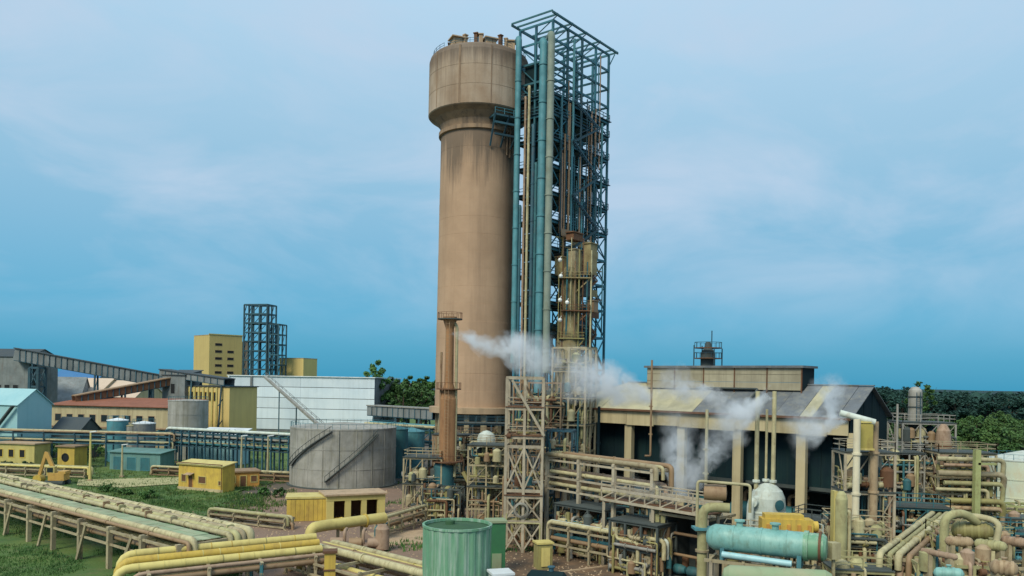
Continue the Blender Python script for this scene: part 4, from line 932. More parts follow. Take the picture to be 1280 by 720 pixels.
# ------------------------------------------------------------------ foreground pipe racks at left
P0, P1 = V(-104.0, 147.4), V(-28.6, 87.9)
rk = rack('main_pipe_rack', 'wide elevated pipe rack with insulated pipes and a green walkway slanting across the left foreground', (P0.x, P0.y), (P1.x, P1.y), 8.2, [3.3, 4.8],
     [(1, .1, .46, 'cream_pipe'), (1, .95, .4, 'beige_steel'), (1, 1.7, .36, 'olive_cream'), (1, 2.4, .3, 'cream_pipe'), (1, 6.75, .36, 'cream_pipe'), (1, 7.5, .2, 'brown_pipe'),
      (0, 4.6, .34, 'brown_pipe'), (0, 5.6, .3, 'olive_cream'), (0, 6.6, .34, 'cream_pipe'), (0, 7.5, .28, 'brown_pipe'), (0, 1.0, .4, 'brown_pipe')], 7.6, 'beige_steel', .5, side=-1, npipe=14)
dd = (P1 - P0).normalized(); nn = V(dd.y, -dd.x); LL = (P1 - P0).length; k = 0.0
while k < LL - 2.4:
    for o in (3.35, 4.45, 5.55):
        a = P0 + dd * (k + .03) + nn * o; b = P0 + dd * (k + 2.37) + nn * o; zz = 5.02 + rnd.uniform(-.03, .03)
        part('deck_plank', MB().poly([a + V(0, 0, zz), b + V(0, 0, zz), b + nn * 1.06 + V(0, 0, zz), a + nn * 1.06 + V(0, 0, zz)][::-1], .08), 'green_deck' if (k > 45 and rnd.random() < .8) else 'deck_worn', rk)
    k += 2.4
k = 2.0
while k < LL - 2:       # pipe shoes and clamps on the far bundle
    o = rnd.choice((.1, .95, 1.7, 2.4)); a = P0 + dd * k + nn * o
    part('clamp', MB().box(a + V(0, 0, 5.34), (.22, .8, .75), math.atan2(dd.y, dd.x)), rnd.choice(('olive_cream', 'beige_steel', 'brown_pipe')), rk); k += rnd.uniform(1.4, 2.8)
for k in range(8):
    a = P0 + dd * (8 + k * 11) + nn * rnd.choice((8.6, 9.0)); part('stay', MB().bar(a, P0 + dd * (9.5 + k * 11) + nn * 8.2 + V(0, 0, 4.6), .28), 'beige_steel', rk)
# fat yellow pipes along the bottom edge
y0, y1 = at(150, 712, 77), at(402, 676, 88)
yd = V(y1.x - y0.x, y1.y - y0.y).normalized(); yn = V(-yd.y, yd.x)
yr = thing('yellow_pipe_bundle', 'bundle of fat yellow pipes turning down at the left end along the bottom', 'pipe rack', V(y0.x, y0.y))
for k, (o, z, r, pm, sx) in enumerate(((0, 3.35, .42, 'yellow_pale', 0), (.95, 3.85, .42, 'yellow', .3), (1.9, 4.35, .40, 'yellow_pale', .6), (-.75, 2.85, .2, 'pink_pipe', 1.2), (-.75, 2.2, .3, 'brown_pipe', 2.0), (.3, 2.1, .28, 'cream_pipe', 2.4), (1.2, 2.1, .26, 'concrete_dark', 2.4))):
    a = V(y0.x, y0.y) + yn * o + yd * sx; e = V(y1.x, y1.y) + yn * o
    part('pipe', MB().tube([a - yd * .4 + V(0, 0, .3), a - yd * .4 + V(0, 0, z), e + V(0, 0, z)], r, 16, bend=1.5), pm, yr)
for o, z, r in ((0, 3.35, .42), (.95, 3.85, .42), (1.9, 4.35, .40)):
    k = 1.6
    while k < 19: part('joint_band', MB().lathe([(r, -.05), (r * 1.05, -.05), (r * 1.05, .05), (r, .05)], V(y0.x, y0.y) + yd * k + yn * o + V(0, 0, z), 16, axis=yd), rnd.choice(('yellow', 'olive_pipe', 'yellow_pale')), yr); k += rnd.uniform(1.5, 2.6)
for f in (.12, .4, .66, .95):
    c = V(y0.x, y0.y).lerp(V(y1.x, y1.y), f)
    for o in (-1.1, 2.7): part('post', MB().bar(c + yn * o, c + yn * o + V(0, 0, 2.8 + (1.2 if o > 0 else 0)), .32), 'teal_dark' if f == .66 else 'beige_steel', yr)
    for z, dz in ((1.75, 0), (2.82, 1.15)): part('crossbeam', MB().bar(c - yn * 1.3 + V(0, 0, z - .16), c + yn * 2.9 + V(0, 0, z - .06 + dz), .3, .26), 'beige_steel', yr)
c = gp(412, 735); t = thing('yellow_duct', 'upright square yellow duct at the right end of the yellow pipe bundle', 'duct', c)
part('shaft', MB().box(c + V(0, 0, 1.9), (1.15, 1.1, 3.8), .2), 'yellow', t); part('flange', MB().box(c + V(0, 0, 3.9), (1.5, 1.45, .25), .2), 'rust', t); part('flange', MB().box(c + V(0, 0, 2.0), (1.35, 1.3, .16), .2), 'rust', t)
rack('low_pipe_track', 'low track of slanting cream and brown pipes left of the green tank', xy(418, 680, 95), xy(585, 715, 80), 6.5, [1.2, 2.4], [(1, .3, .34, 'cream_pipe'), (1, 1.3, .26, 'yellow_pale'), (1, 2.2, .32, 'brown_pipe'), (1, 3.3, .42, 'cream_pipe'), (0, 4.4, .36, 'yellow_pale'), (0, 5.5, .34, 'brown_pipe'), (0, 1.2, .3, 'pink_pipe')], 4.6, 'beige_steel', .28, side=-1)
# green corrugated tank in front
x, y = xy(571, 700, 80); c = V(x, y); GH = 7.75; gr = 3.38
t = thing('green_tank', 'pale green streaked upright tank with ribbed side in the foreground', 'tank', c)
n = 96; m = MB(); vs = []
for z in (0, GH):
    for k in range(n): a = 2 * PI * k / n; r = gr + (.05 if k % 4 < 2 else -.03); vs.append(c + V(math.cos(a) * r, math.sin(a) * r, z))
m.add(vs, [(k, (k + 1) % n, n + (k + 1) % n, n + k) for k in range(n)])
part('shell', m, 'green_tank', t)
part('rim', MB().lathe([(gr - .02, GH - .18), (gr + .12, GH - .18), (gr + .12, GH + .04), (gr - .1, GH + .04), (gr - .1, GH - .25)], c, 64), 'green_tank', t)
part('roof', MB().lathe([(gr - .05, GH - .3), (0, GH - .1)], c, 64), 'green_dark', t)
part('hatch', MB().lathe([(.5, 0), (.5, .4), (0, .5)], c + V(-.8, .8, GH - .2), 14), 'green_dark', t)
x, y = xy(619, 690, 92)
t = thing('green_cabinet', 'bright green tall cabinet right behind the green tank', 'cabinet', V(x, y)); part('body', MB().box(V(x, y, 3), (2.0, 2.0, 6.0), .2), 'green_paint', t); part('cap', MB().box(V(x, y, 6.1), (2.3, 2.3, .25), .2), 'green_deck', t)
part('door', MB().box(V(x + .2, y - 1.03, 1.4), (1.1, .08, 2.2), .2), 'green_deck', t)
x, y = xy(626, 715, 77)
t = thing('white_box', 'low white box roof at the foot of the green tank', 'box', V(x, y)); part('body', MB().box(V(x, y, 1.8), (1.9, 1.9, 3.6), .3), 'white_vessel', t); part('lid', MB().box(V(x, y, 3.72), (2.2, 2.2, .22), .3), 'white_trim', t)
x, y = xy(684, 715, 79); c = V(x, y, 2.2)
t = thing('dark_vessel', 'dark navy horizontal vessel on saddles at the bottom edge', 'tank', V(x, y))
part('shell', MB().lathe([(0, -2.1), (.8, -2.0), (1.25, -1.6), (1.25, 1.6), (.8, 2.0), (0, 2.1)], c, 22, axis=(1, -.2, 0)), 'navy_clad', t)
for s in (-1.1, 1.1): part('saddle', MB().box(V(x + s, y - .2 * s, .7), (.4, 2, 1.4)), 'concrete_dark', t)
part('nozzle', MB().lathe([(.25, 0), (.25, .5), (.38, .5), (.38, .62), (0, .62)], c + V(.4, 0, 1.1), 12), 'steel_navy', t)

# ------------------------------------------------------------------ rough grass and weeds
def tufts(name, box, n, hmin, hmax, mat, test, seed):
    r = random.Random(seed); m = MB()
    while n > 0:
        p = gp(r.uniform(box[0], box[2]), r.uniform(box[1], box[3])); n -= 1
        if noise.noise((p.x * .12, p.y * .12, seed)) < test: continue
        for b in range(4):
            a = r.uniform(0, 2 * PI); h = r.uniform(hmin, hmax); w = h * .22; q = V(math.cos(a), math.sin(a)); o = V(r.uniform(-.4, .4), r.uniform(-.4, .4), .02)
            k0 = len(m.v); m.v += [p + o - q * w, p + o + q * w, p + o + V(r.uniform(-.3, .3), r.uniform(-.3, .3), 1) * h]; m.f.append((k0, k0 + 1, k0 + 2)); m.sm.append(False)
    return solo(name, m, mat, None, None, kind='stuff')
tufts('grass', (-20, 600, 300, 735), 16000, .12, .42, 'leaf_mid', -.25, 1)
tufts('grass', (-20, 562, 370, 640), 9000, .2, .55, 'grass', -.3, 2)
tufts('weeds', (100, 606, 330, 668), 4500, .2, .7, 'leaf_mid', .12, 3)
tufts('weeds', (480, 600, 700, 690), 2200, .2, .6, 'leaf_mid', .15, 4)

r_ = random.Random(9); m = MB()
for k in range(5200):       # stones and scraps lying on the yards
    p = gp(r_.uniform(215, 900), r_.uniform(606, 730)); s = r_.uniform(.05, .22) * (2 if r_.random() < .05 else 1); a = r_.uniform(0, 6)
    k0 = len(m.v); m.v += [p + V(math.cos(a + j * 2.1) * s, math.sin(a + j * 2.1) * s, 0) for j in range(3)] + [p + V(0, 0, s * .8)]
    m.f += [(k0, k0 + 1, k0 + 3), (k0 + 1, k0 + 2, k0 + 3), (k0 + 2, k0, k0 + 3)]; m.sm += [False] * 3
solo('gravel', m, 'concrete_pale', None, None, kind='stuff')

rack('ground_pipe_track', 'low yellowish pipe track on the grass left of the lamp pole', xy(-40, 580, 172), xy(106, 580, 168), 2.0, [1.0, 2.2], [(1, .4, .22, 'yellow_pale'), (1, 1.3, .28, 'olive_cream'), (0, .6, .25, 'brown_pipe'), (0, 1.5, .2, 'olive_pipe')], 5, 'beige_steel', .24)
rack('ground_pipe_track', 'low brown pipe track on the grass between teal shed and yellow gatehouse', xy(190, 585, 176), xy(366, 585, 168), 1.8, [.8, 1.9], [(1, .4, .25, 'cream_pipe'), (1, 1.2, .2, 'yellow_pale'), (0, .6, .25, 'brown_pipe')], 4.5, 'brown_pipe', .22)
rack('ground_pipe_track', 'short low pipe track on bare soil between main rack and yellow metal shed', xy(262, 640, 122), xy(356, 650, 116), 1.8, [.7, 1.6], [(1, .4, .24, 'olive_cream'), (1, 1.2, .2, 'cream_pipe'), (0, .8, .22, 'brown_pipe')], 4.5, 'beige_steel', .22)
rack('pipe_stand', 'pipe stand of tan pipes on the soil right of the brown pump skid', xy(486, 668, 112), xy(532, 655, 122), 2.2, [1.2, 2.6], [(1, .4, .26, 'cream_pipe'), (1, 1.4, .2, 'tan_pipe'), (0, .8, .24, 'brown_pipe'), (0, 1.7, .2, 'teal_dark')], 3.2, 'beige_steel', .24)
for i, (u, D, h, w) in enumerate(((135, 150, 1.5, 1.6), (158, 147, 1.2, 1.4), (186, 143, 1.6, 1.7), (330, 150, 1.4, 1.5), (352, 148, 1.8, 1.5))):
    bush(['small weedy bush along the far side of the main rack, nearest the excavator', 'small weedy bush along the main rack, second from the excavator', 'small weedy bush along the main rack, nearest the yellow gatehouse', 'small bush right of the orange annex', 'small bush at the left foot of the big grey tank'][i], V(*xy(u, 560, D)), h, w, 80 + i, 'leaf_mid')

# ------------------------------------------------------------------ centre: stack, vessels and frames at the foot of the tower
x, y = xy(559, 600, 135); c = V(x, y); zt = zat(562, 396, 135)
t = thing('vent_stack', 'slim rusty orange vent stack with a flared platform top in front of the concrete tower', 'chimney', c)
part('base_drum', MB().lathe([(1.75, 0), (1.75, 7.6), (1.5, 8.2)], c + V(-.6, 0, 0), 24), 'teal_dark', t)
part('lower_shell', MB().lathe([(1.5, 8.0), (1.5, 19.0), (.8, 21.5)], c, 24), 'rust_tan', t)
part('upper_shell', MB().lathe([(.78, 21.5), (.7, zt - 2), (1.15, zt - .6), (1.15, zt), (.9, zt)], c, 20), 'rust_tan', t)
part('side_pipe', MB().tube([c + V(1.25, -.5, 6), c + V(1.25, -.5, zt - 1.6), c + V(.7, -.2, zt - .9)], .26, 10), 'cream_pipe', t)
part('side_pipe', MB().tube([c + V(-1.3, -.5, 10), c + V(-1.3, -.5, zt - 6)], .2, 8), 'brown_pipe', t)
for z in (8.4, 20.6, zt - .5):
    R_ = 2.6 if z < 20 else 2.1
    part('platform', MB().lathe([(1.0, z), (R_, z), (R_, z + .18), (1.0, z + .18)], c, 20), 'concrete_dark' if z > 25 else 'rust', t)
    mm = MB()
    for k in range(14):
        a0, a1 = 2 * PI * k / 14, 2 * PI * (k + 1) / 14; P = [c + V(math.cos(a) * (R_ - .05), math.sin(a) * (R_ - .05), z + .18) for a in (a0, a1)]
        mm.bar(P[0], P[0] + V(0, 0, 1.0), .07); mm.bar(P[0] + V(0, 0, 1.0), P[1] + V(0, 0, 1.0), .06)
    part('handrail', mm, 'rust', t)
part('ladder', ladder(MB(), (c.x - .2, c.y - 1.95), 9, zt - 1), 'brown_pipe', t)

def fill(t, g, levels, n, mats, nx, ny, rmin=.06, rmax=.24, seed=0):
    """pipes, valves and small drums held by a frame"""
    r = random.Random(seed)
    for k in range(n):
        z = r.choice(levels) + r.uniform(.4, 1.6); j = r.uniform(-.12, ny * .8); rad = r.uniform(rmin, rmax); m = r.choice(mats); kind = r.random()
        if kind < .45:
            a, b = sorted((r.uniform(-.1, nx * .5), r.uniform(nx * .5, nx + .1)))
            pts = [g(a, j, z), g(b, j, z)]
            if r.random() < .6: pts.append(g(b, j, max(.4, z - r.uniform(1.5, 4))))
            if r.random() < .4: pts.insert(0, g(a, j, z + r.uniform(.6, 1.6)))
            
            mm = MB().tube(pts, rad, 9)
            for q_ in (r.uniform(.15, .45), r.uniform(.55, .9)):
                c_ = g(a + (b - a) * q_, j, z); mm.lathe([(rad, -.05), (rad * 1.6, -.05), (rad * 1.6, .05), (rad, .05)], c_, 9, axis=g(1, 0, 0) - g(0, 0, 0))
            part('pipe', mm, m, t)
        elif kind < .75:
            i = r.uniform(0, nx); z0 = max(0, z - r.uniform(3, 8)); part('pipe', MB().tube([g(i, j, z0), g(i, j, z + 1), g(i, j + ny * .3, z + 1)], rad, 9), m, t)
        elif kind < .88:
            i = r.uniform(.1, nx * .9); h = r.uniform(1.2, 2.4); rr = h * .32
            part('drum', MB().lathe([(0, 0), (rr, .1), (rr, h * .8), (rr * .5, h * .95), (0, h)], g(i, j, z - .4), 14), m, t)
        else:
            i = r.uniform(.1, nx * .9); c = g(i, j, z); mm = MB().lathe([(.08, -.3), (.34, -.25), (.34, .25), (.08, .3)], c, 10, axis=(1, 0, 0)).tube([c, c + V(0, 0, .8)], .06, 6).lathe([(.3, -.04), (.36, 0), (.3, .04)], c + V(0, 0, .8), 12)
            part('valve', mm, m, t)
MIX = ['cream_pipe', 'beige_steel', 'brown_pipe', 'olive_cream', 'teal_dark', 'grey_tank', 'concrete_dark', 'olive_pipe', 'rust', 'cream_pipe']
WARM = ['cream_pipe', 'olive_cream', 'tan_pipe', 'beige_steel', 'olive_pipe', 'pink_pipe', 'cream_pipe', 'rust', 'teal_dark']
def pframe(label, u, v, D, rot, lx, ly, nx, ny, levels, mat, n, mats, seed, decks=None, rails=None, brace='x', pw=.26, bw=.22, name='pipework_frame', braces=True):
    decks = decks if decks is not None else tuple(range(len(levels))); rails = rails if rails is not None else decks
    t, g = frame(name, label, 'steel frame', xy(u, v, D), (math.cos(rot), math.sin(rot)), lx, ly, nx, ny, levels, mat, pw=pw, bw=bw, decks=decks, rails=rails, brace=brace, braces=braces, deck_mat='concrete_dark')
    fill(t, g, [0.2] + list(levels[:-1]), int(n * 3.2), mats, nx, ny, seed=seed); return t, g
pframe('cream posted pump platform between big grey tank and vent stack', 504, 620, 134, -.1, 6.4, 5, 2, 1, [4.6, 9.0], 'beige_steel', 26, MIX, 1, brace='k')
pframe('dark pipe frame under the ledge of the concrete tower', 566, 620, 150, 0, 14, 5, 4, 1, [5, 10, 14], 'steel_navy', 46, MIX, 2, brace='k')
pframe('brownish frame behind the beige braced tower, under the first steam', 640, 620, 138, -.5, 9, 7, 3, 2, [5, 9.5, 14, 18, 22], 'brown_pipe', 60, MIX, 3, decks=(1, 2, 3), brace='k')
pframe('rusty frame column between beige braced tower and hall', 688, 620, 136, -.45, 6, 5, 2, 2, [6, 10.5, 15, 19.5, 24, 28], 'beige_steel', 52, MIX, 4, decks=(2, 3, 4), brace='k', pw=.32)
# cream vessel with a neck
x, y = xy(607, 600, 124); c = V(x, y)
t = thing('process_vessel', 'fat cream upright vessel with a narrow white neck right of the vent stack', 'vessel', c)
part('shell', MB().lathe([(0, 3.4), (1.3, 3.8), (2.0, 4.6), (2.0, 9.6), (1.7, 10.2), (1.45, 10.4)], c, 28), 'olive_cream', t)
part('neck', MB().lathe([(1.42, 10.4), (1.42, 13.2), (1.2, 13.9), (.5, 14.4), (0, 14.5)], c, 24), 'white_vessel', t)
for z in (4.6, 9.5, 11.0, 12.4): part('ring', MB().lathe([(1.4, z), (2.15 if z < 10 else 1.6, z), (2.15 if z < 10 else 1.6, z + .25), (1.4, z + .25)], c, 28), 'beige_steel', t)
for k in range(4): a = k * PI / 2 + .6; part('leg', MB().bar(c + V(math.cos(a) * 1.8, math.sin(a) * 1.8, 0), c + V(math.cos(a) * 1.7, math.sin(a) * 1.7, 5), .35), 'beige_steel', t)
part('chute', MB().bar(c + V(-3.4, -1.2, 8.2), c + V(-.8, -1.6, 3.6), 1.0, .5), 'olive_pipe', t)
part('platform', MB().lathe([(1.9, 10.2), (3.0, 10.2), (3.0, 10.4), (1.9, 10.4)], c, 20), 'beige_steel', t)
part('pipe', MB().tube([c + V(-2.4, -.6, 10.5), c + V(-2.4, -.6, 12.6), c + V(-1.3, -.2, 12.6)], .3, 10), 'cream_pipe', t)
# beige braced tower
bt, g = frame('braced_tower', 'pale beige X braced steel tower standing in front of the concrete tower', 'steel tower', xy(631, 640, 103.5), (.995, -.06), 4.7, 4.7, 2, 1, [4.0, 7.2, 8.0, 13.7, 14.9, 18.6, 22.6], 'beige_pale', pw=.34, bw=.3, decks=(1, 4, 5), rails=(4, 5), braces=False, deck_mat='rust')
for z0, z1 in ((8.1, 13.6), (0.2, 3.9), (4.1, 7.1)):
    for j in (0, 1):
        for i in (0, 1): part('brace', MB().bar(g(i, j, z0), g(i + 1, j, z1), .2), 'beige_pale', bt); part('brace', MB().bar(g(i + 1, j, z0), g(i, j, z1), .2), 'beige_pale', bt)
part('stair_flight', MB().bar(g(.3, -.1, 22.3), g(2.1, -.1, 15.2), .8, .3), 'beige_pale', bt); part('stair_flight', MB().bar(g(.8, .3, 22.3), g(2.3, .3, 17), .3), 'brown_pipe', bt)
fill(bt, g, [0.4, 3, 7.5, 14.5, 18.7], 30, MIX, 2, 1, seed=5)
part('valve_wheel', MB().lathe([(.75, -.1), (1.0, 0), (.75, .1)], g(.9, -.1, 5.6), 20, axis=(0, 1, 0)), 'grey_tank', bt)
t, g2 = pframe('dark pump shelter filled with valves behind the green cabinet', 640, 680, 112, -.2, 6, 5, 2, 1, [3.4, 6.4], 'steel_navy', 34, MIX, 6, brace='k')

pframe('weathered brown frame with pipes right behind the vent stack base', 540, 620, 141, -.05, 11, 4, 4, 1, [4.2, 8.4, 12.4], 'brown_pipe', 40, MIX, 26, decks=(1, 2), rails=(1, 2), brace='k', pw=.24, bw=.2)
pframe('beige pipe frame wrapped around the cream vessel with white neck', 584, 640, 117, -.1, 5.4, 4.6, 2, 1, [3.4, 6.6, 9.8, 12.6], 'beige_steel', 30, MIX, 27, decks=(1, 3), rails=(1, 3), brace='k', pw=.22, bw=.18)
pframe('dark low valve frame between cream pump platform and green tank', 528, 640, 126, -.1, 6, 4, 3, 1, [2.6, 5.0], 'concrete_dark', 26, MIX, 28, decks=(), rails=(), brace='k', pw=.2, bw=.18)
pframe('tall slim pipe frame just right of the beige braced tower', 682, 660, 109, -.2, 3.4, 4, 2, 1, [4, 8, 12, 15.5], 'steel_navy', 30, MIX, 29, decks=(1, 2), rails=(2,), brace='k', pw=.22, bw=.2)
# ------------------------------------------------------------------ pipe bridges before the hall
RP, RQ = xy(684, 590, 107), xy(816, 590, 92.5)
rack('hall_pipe_rack', 'cream pipe rack with tall double posts crossing before the hall, upper level', RP, RQ, 3.2, [8.4, 10.0, 12.2], [(2, .1, .3, 'beige_steel'), (2, 1.2, .22, 'cream_pipe'), (2, 2.6, .3, 'brown_pipe'), (1, .5, .24, 'cream_pipe'), (1, 1.8, .3, 'pink_pipe'), (0, .4, .26, 'cream_pipe'), (0, 2.2, .34, 'brown_pipe')], 7.0, 'beige_pale', .42)
a, b = V(*xy(752, 600, 97.5), 0), V(*xy(888, 620, 85.5), 0)
d = (b - a); L = d.length; d.normalize(); nrm = V(-d.y, d.x)
t = thing('walkway_bridge', 'pale steel truss walkway sloping right below the pipe rack toward the cream elbow', 'walkway', a)
for o in (0, 2.2):
    for z in (8.0, 9.3): part('chord', MB().bar(a + nrm * o + V(0, 0, z), b + nrm * o + V(0, 0, z), .3, .3), 'beige_pale', t)
    n = 7
    for k in range(n):
        p = a + d * (L * k / n) + nrm * o; q_ = a + d * (L * (k + 1) / n) + nrm * o
        part('post', MB().bar(p + V(0, 0, 8.1), p + V(0, 0, 10.2), .14), 'beige_pale', t); part('brace', MB().bar(p + V(0, 0, 8.1), q_ + V(0, 0, 9.2), .14), 'beige_pale', t)
    part('handrail', MB().bar(a + nrm * o + V(0, 0, 10.2), b + nrm * o + V(0, 0, 10.2), .12), 'beige_pale', t)
part('deck', MB().poly([a + V(0, 0, 8.3), b + V(0, 0, 8.3), b + nrm * 2.2 + V(0, 0, 8.3), a + nrm * 2.2 + V(0, 0, 8.3)], .12), 'rust', t)
for f in (.02, .5, .97):
    for o in (.1, 2.1): part('leg', MB().bar(a + d * L * f + nrm * o, a + d * L * f + nrm * o + V(0, 0, 7.9), .32), 'beige_pale', t)
rack('ground_pipe_rack', 'low tangled pipe rack under the walkway bridge', xy(686, 660, 101), xy(822, 680, 90), 2.6, [2.2, 4.2], [(1, .3, .26, 'cream_pipe'), (1, 1.2, .2, 'white_vessel'), (1, 2.1, .28, 'cream_pipe'), (0, .5, .26, 'brown_pipe'), (0, 1.6, .34, 'teal_dark')], 3.4, 'beige_steel', .26)
pframe('crowded frame of dark pumps and pale pipes below the hall pipe rack, left half', 694, 680, 103, -.78, 8, 4, 3, 1, [3.2, 6.4], 'concrete_dark', 60, MIX, 7, decks=(1,), rails=(), brace='k')
pframe('crowded frame of dark pumps and pale pipes below the hall pipe rack, right half', 762, 690, 94, -.75, 6.5, 4, 3, 1, [3.0, 6.0], 'concrete_dark', 48, MIX, 8, decks=(1,), rails=(), brace='k')
pframe('taller dark frame between the hall pipe rack and the hall columns', 720, 640, 118, -.76, 16, 4, 5, 1, [4, 7.5], 'steel_navy', 50, MIX, 9, decks=(), rails=(), brace='k')
x, y = xy(679, 680, 95)
t = thing('yellow_cabinet', 'dirty yellow green cabinet at the foot of the beige braced tower', 'cabinet', V(x, y)); part('body', MB().box(V(x, y, 1.5), (1.8, 1.6, 3.0), .3), 'olive_pipe', t); part('cap', MB().box(V(x, y, 3.1), (2.1, 1.9, .2), .3), 'yellow_pale', t); part('door', MB().box(V(x + .3, y - .85, 1.5), (1.1, .08, 2.2), .3), 'yellow_pale', t)
# dark shed with posts
p0, p1 = xy(830, 690, 91.5), xy(884, 690, 87.5); d = V(p1[0] - p0[0], p1[1] - p0[1])
pl = d.length; d.normalize(); bk = V(-d.y, d.x); pa = math.atan2(d.y, d.x)
t = thing('pump_house', 'open fronted dark pump house under the walkway bridge end', 'building', V(p0[0], p0[1]))
g = lambda a, b, z: V(p0[0], p0[1]) + d * a + bk * b + V(0, 0, z)
part('back_wall', MB().box(g(pl / 2, 5, 3.6), (pl, .25, 7.2), pa), 'concrete_dark', t)
for a_ in (.12, pl - .12): part('side_wall', MB().box(g(a_, 2.6, 3.6), (.24, 4.6, 7.2), pa), 'concrete_dark', t)
part('roof', MB().box(g(pl / 2, 2.4, 7.35), (pl + .7, 6.0, .3), pa), 'beige_steel', t)
part('floor', MB().box(g(pl / 2, 2.6, .08), (pl, 5, .16), pa), 'concrete_dark', t)
for z in (2.6, 5.0): part('pipe', MB().tube([g(.4, 1.4, z), g(pl - .5, 1.4, z), g(pl - .5, 1.4, .3)], .18, 9), 'brown_pipe', t)
for a_ in (1.2, 3.0):
    part('pump', MB().lathe([(0, -.7), (.55, -.7), (.6, 0), (.4, .7), (0, .8)], g(a_, 1.6, .9), 14, axis=d), 'teal_dark', t)
    part('motor', MB().lathe([(0, 0), (.4, 0), (.4, 1.1), (0, 1.2)], g(a_, 2.6, 1.0), 12), 'rust', t)
for a_ in (-.9, -.1): part('post', MB().bar(g(a_, -.2, 0), g(a_, -.2, 7.2), .45), 'olive_cream', t)
part('doorstep', MB().box(g(pl / 2, -1.4, .12), (pl + 1, 2.4, .24), pa), 'concrete_pale', t)
structure('kerb', MB().bar(gp(700, 716), gp(905, 689), .35, .3), 'concrete_pale')
structure('pavement_kerb', MB().bar(gp(478, 644), gp(600, 636), .5, .35), 'concrete_pale')
structure('slab', MB().box(gp(508, 672) + V(0, 0, .06), (9, 9, .12), .4), 'concrete_pale')
# cream elbow tower
c = V(*xy(878, 660, 82))
t = thing('elbow_duct', 'cream duct rising and bending right beside the cyan vessel end', 'duct', c)
part('pipe', MB().tube([c, c + V(0, 0, 9.6), c + V(2.6, -.6, 9.6)], .5, 16, bend=1.1), 'olive_cream', t)
part('drum', MB().lathe([(0, -1.2), (.8, -1.1), (.85, 0), (.8, 1.1), (0, 1.2)], c + V(1.4, .6, 11.0), 16, axis=(1, -.25, 0)), 'brown_pipe', t)
part('pipe', MB().tube([c + V(-.5, .3, 7), c + V(-.5, .3, 12.2), c + V(4.6, -.8, 12.0), c + V(4.6, -.8, 9.2)], .16, 8), 'cream_pipe', t)
part('flange', MB().lathe([(.5, 5), (.7, 5), (.7, 5.2), (.5, 5.2)], c, 16), 'beige_steel', t)
part('bracket', MB().box(c + V(0, 0, 7.4), (1.9, 1.7, .25)), 'teal_pipe', t)
# white hood vessel with three tall vents
x, y = xy(959, 640, 90); c = V(x, y); zt = zat(958, 604, 90); r = 1.98
t = thing('white_bell_vessel', 'white bell shaped vessel with a dark side hatch under three tall vents', 'vessel', c)
prof = [(r, 3.2), (r, zt - 2.4), (r * .96, zt - 1.6), (r * .8, zt - .8), (r * .5, zt - .25), (r * .2, zt), (0, zt)]
part('shell', MB().lathe(prof, c, 30), 'white_vessel', t)
for k in range(6):
    part('band', MB().lathe([(r, 3.6 + k * .85), (r + .06, 3.65 + k * .85), (r + .06, 3.8 + k * .85), (r, 3.85 + k * .85)], c, 30), 'white_vessel', t)
part('skirt', MB().lathe([(r * 1.05, 0), (r * 1.05, 3.2), (r, 3.25)], c, 30), 'concrete_dark', t)
part('side_duct', MB().tube([c + V(-1.2, -.8, zt - 1.6), c + V(-2.3, -1.4, zt - 1.9), c + V(-2.5, -1.5, 3)], .4, 12), 'white_vessel', t)
part('hatch', MB().lathe([(.55, 0), (.6, .12), (0, .16)], c + V(.7, -1.85, zt - 2.2), 16, axis=(.35, -1, 0)), 'teal_dark', t)
part('manway', MB().lathe([(.5, 0), (.5, .5), (.62, .5), (.62, .62), (0, .62)], c + V(-1.6, -1.0, zt - 2.0), 14, axis=(-.8, -.6, .1)), 'white_vessel', t)
for i, (u, v0) in enumerate(((946, 489), (958, 512), (967, 489))):
    x_, y_ = xy(u, 560, 90 + (i == 1)); z1 = zat(u, v0, 90)
    v_ = thing('vent_pipe', ['tall cream vent on the white bell vessel, left one of three', 'thin shorter vent between two tall ones on the white bell vessel', 'tall cream vent on the white bell vessel, right one of three'][i], 'pipe', V(x_, y_, zt - .5))
    part('pipe', MB().tube([V(x_, y_, zt - .7), V(x_, y_, z1)], .24 if i != 1 else .14, 10), 'cream_pipe', v_)
    part('collar', MB().lathe([(.24, 0), (.42, 0), (.42, .25), (.24, .3)], V(x_, y_, zt + .1), 12), 'white_vessel', v_)
# yellow machine
x, y = xy(982, 656, 81); zc = zat(982, 657, 81)
t = thing('yellow_gearbox', 'long yellow machine casing on a frame behind the cyan vessel', 'machine', V(x, y))
part('casing', MB().box(V(x, y, zc), (5.0, 1.8, 1.5), -.1).box(V(x - .3, y, zc + .95), (3.8, 1.4, .5), -.1).lathe([(0, -.4), (.55, -.4), (.55, .4), (0, .4)], V(x + 2.7, y - .3, zc), 12, axis=(1, -.1, 0)), 'yellow', t)
for k in range(5): part('bolt_flange', MB().box(V(x - 2 + k, y - .95 - (k - 2) * .1, zc - .2), (.3, .25, .9), -.1), 'orange', t)
for i in (-2, 2):
    for j in (-.7, .7): part('leg', MB().bar(V(x + i, y + j, 0), V(x + i, y + j, zc - .7), .3), 'beige_steel', t)
part('platform', MB().box(V(x, y, zc - .85), (6.4, 3.0, .16), -.1), 'rust', t)
part('handrail', rail(MB(), [V(x - 3.1, y + 1.5, zc - .75), V(x + 3.1, y + 1.0, zc - .75), V(x + 3.2, y - 1.5, zc - .75)]), 'white_vessel', t)
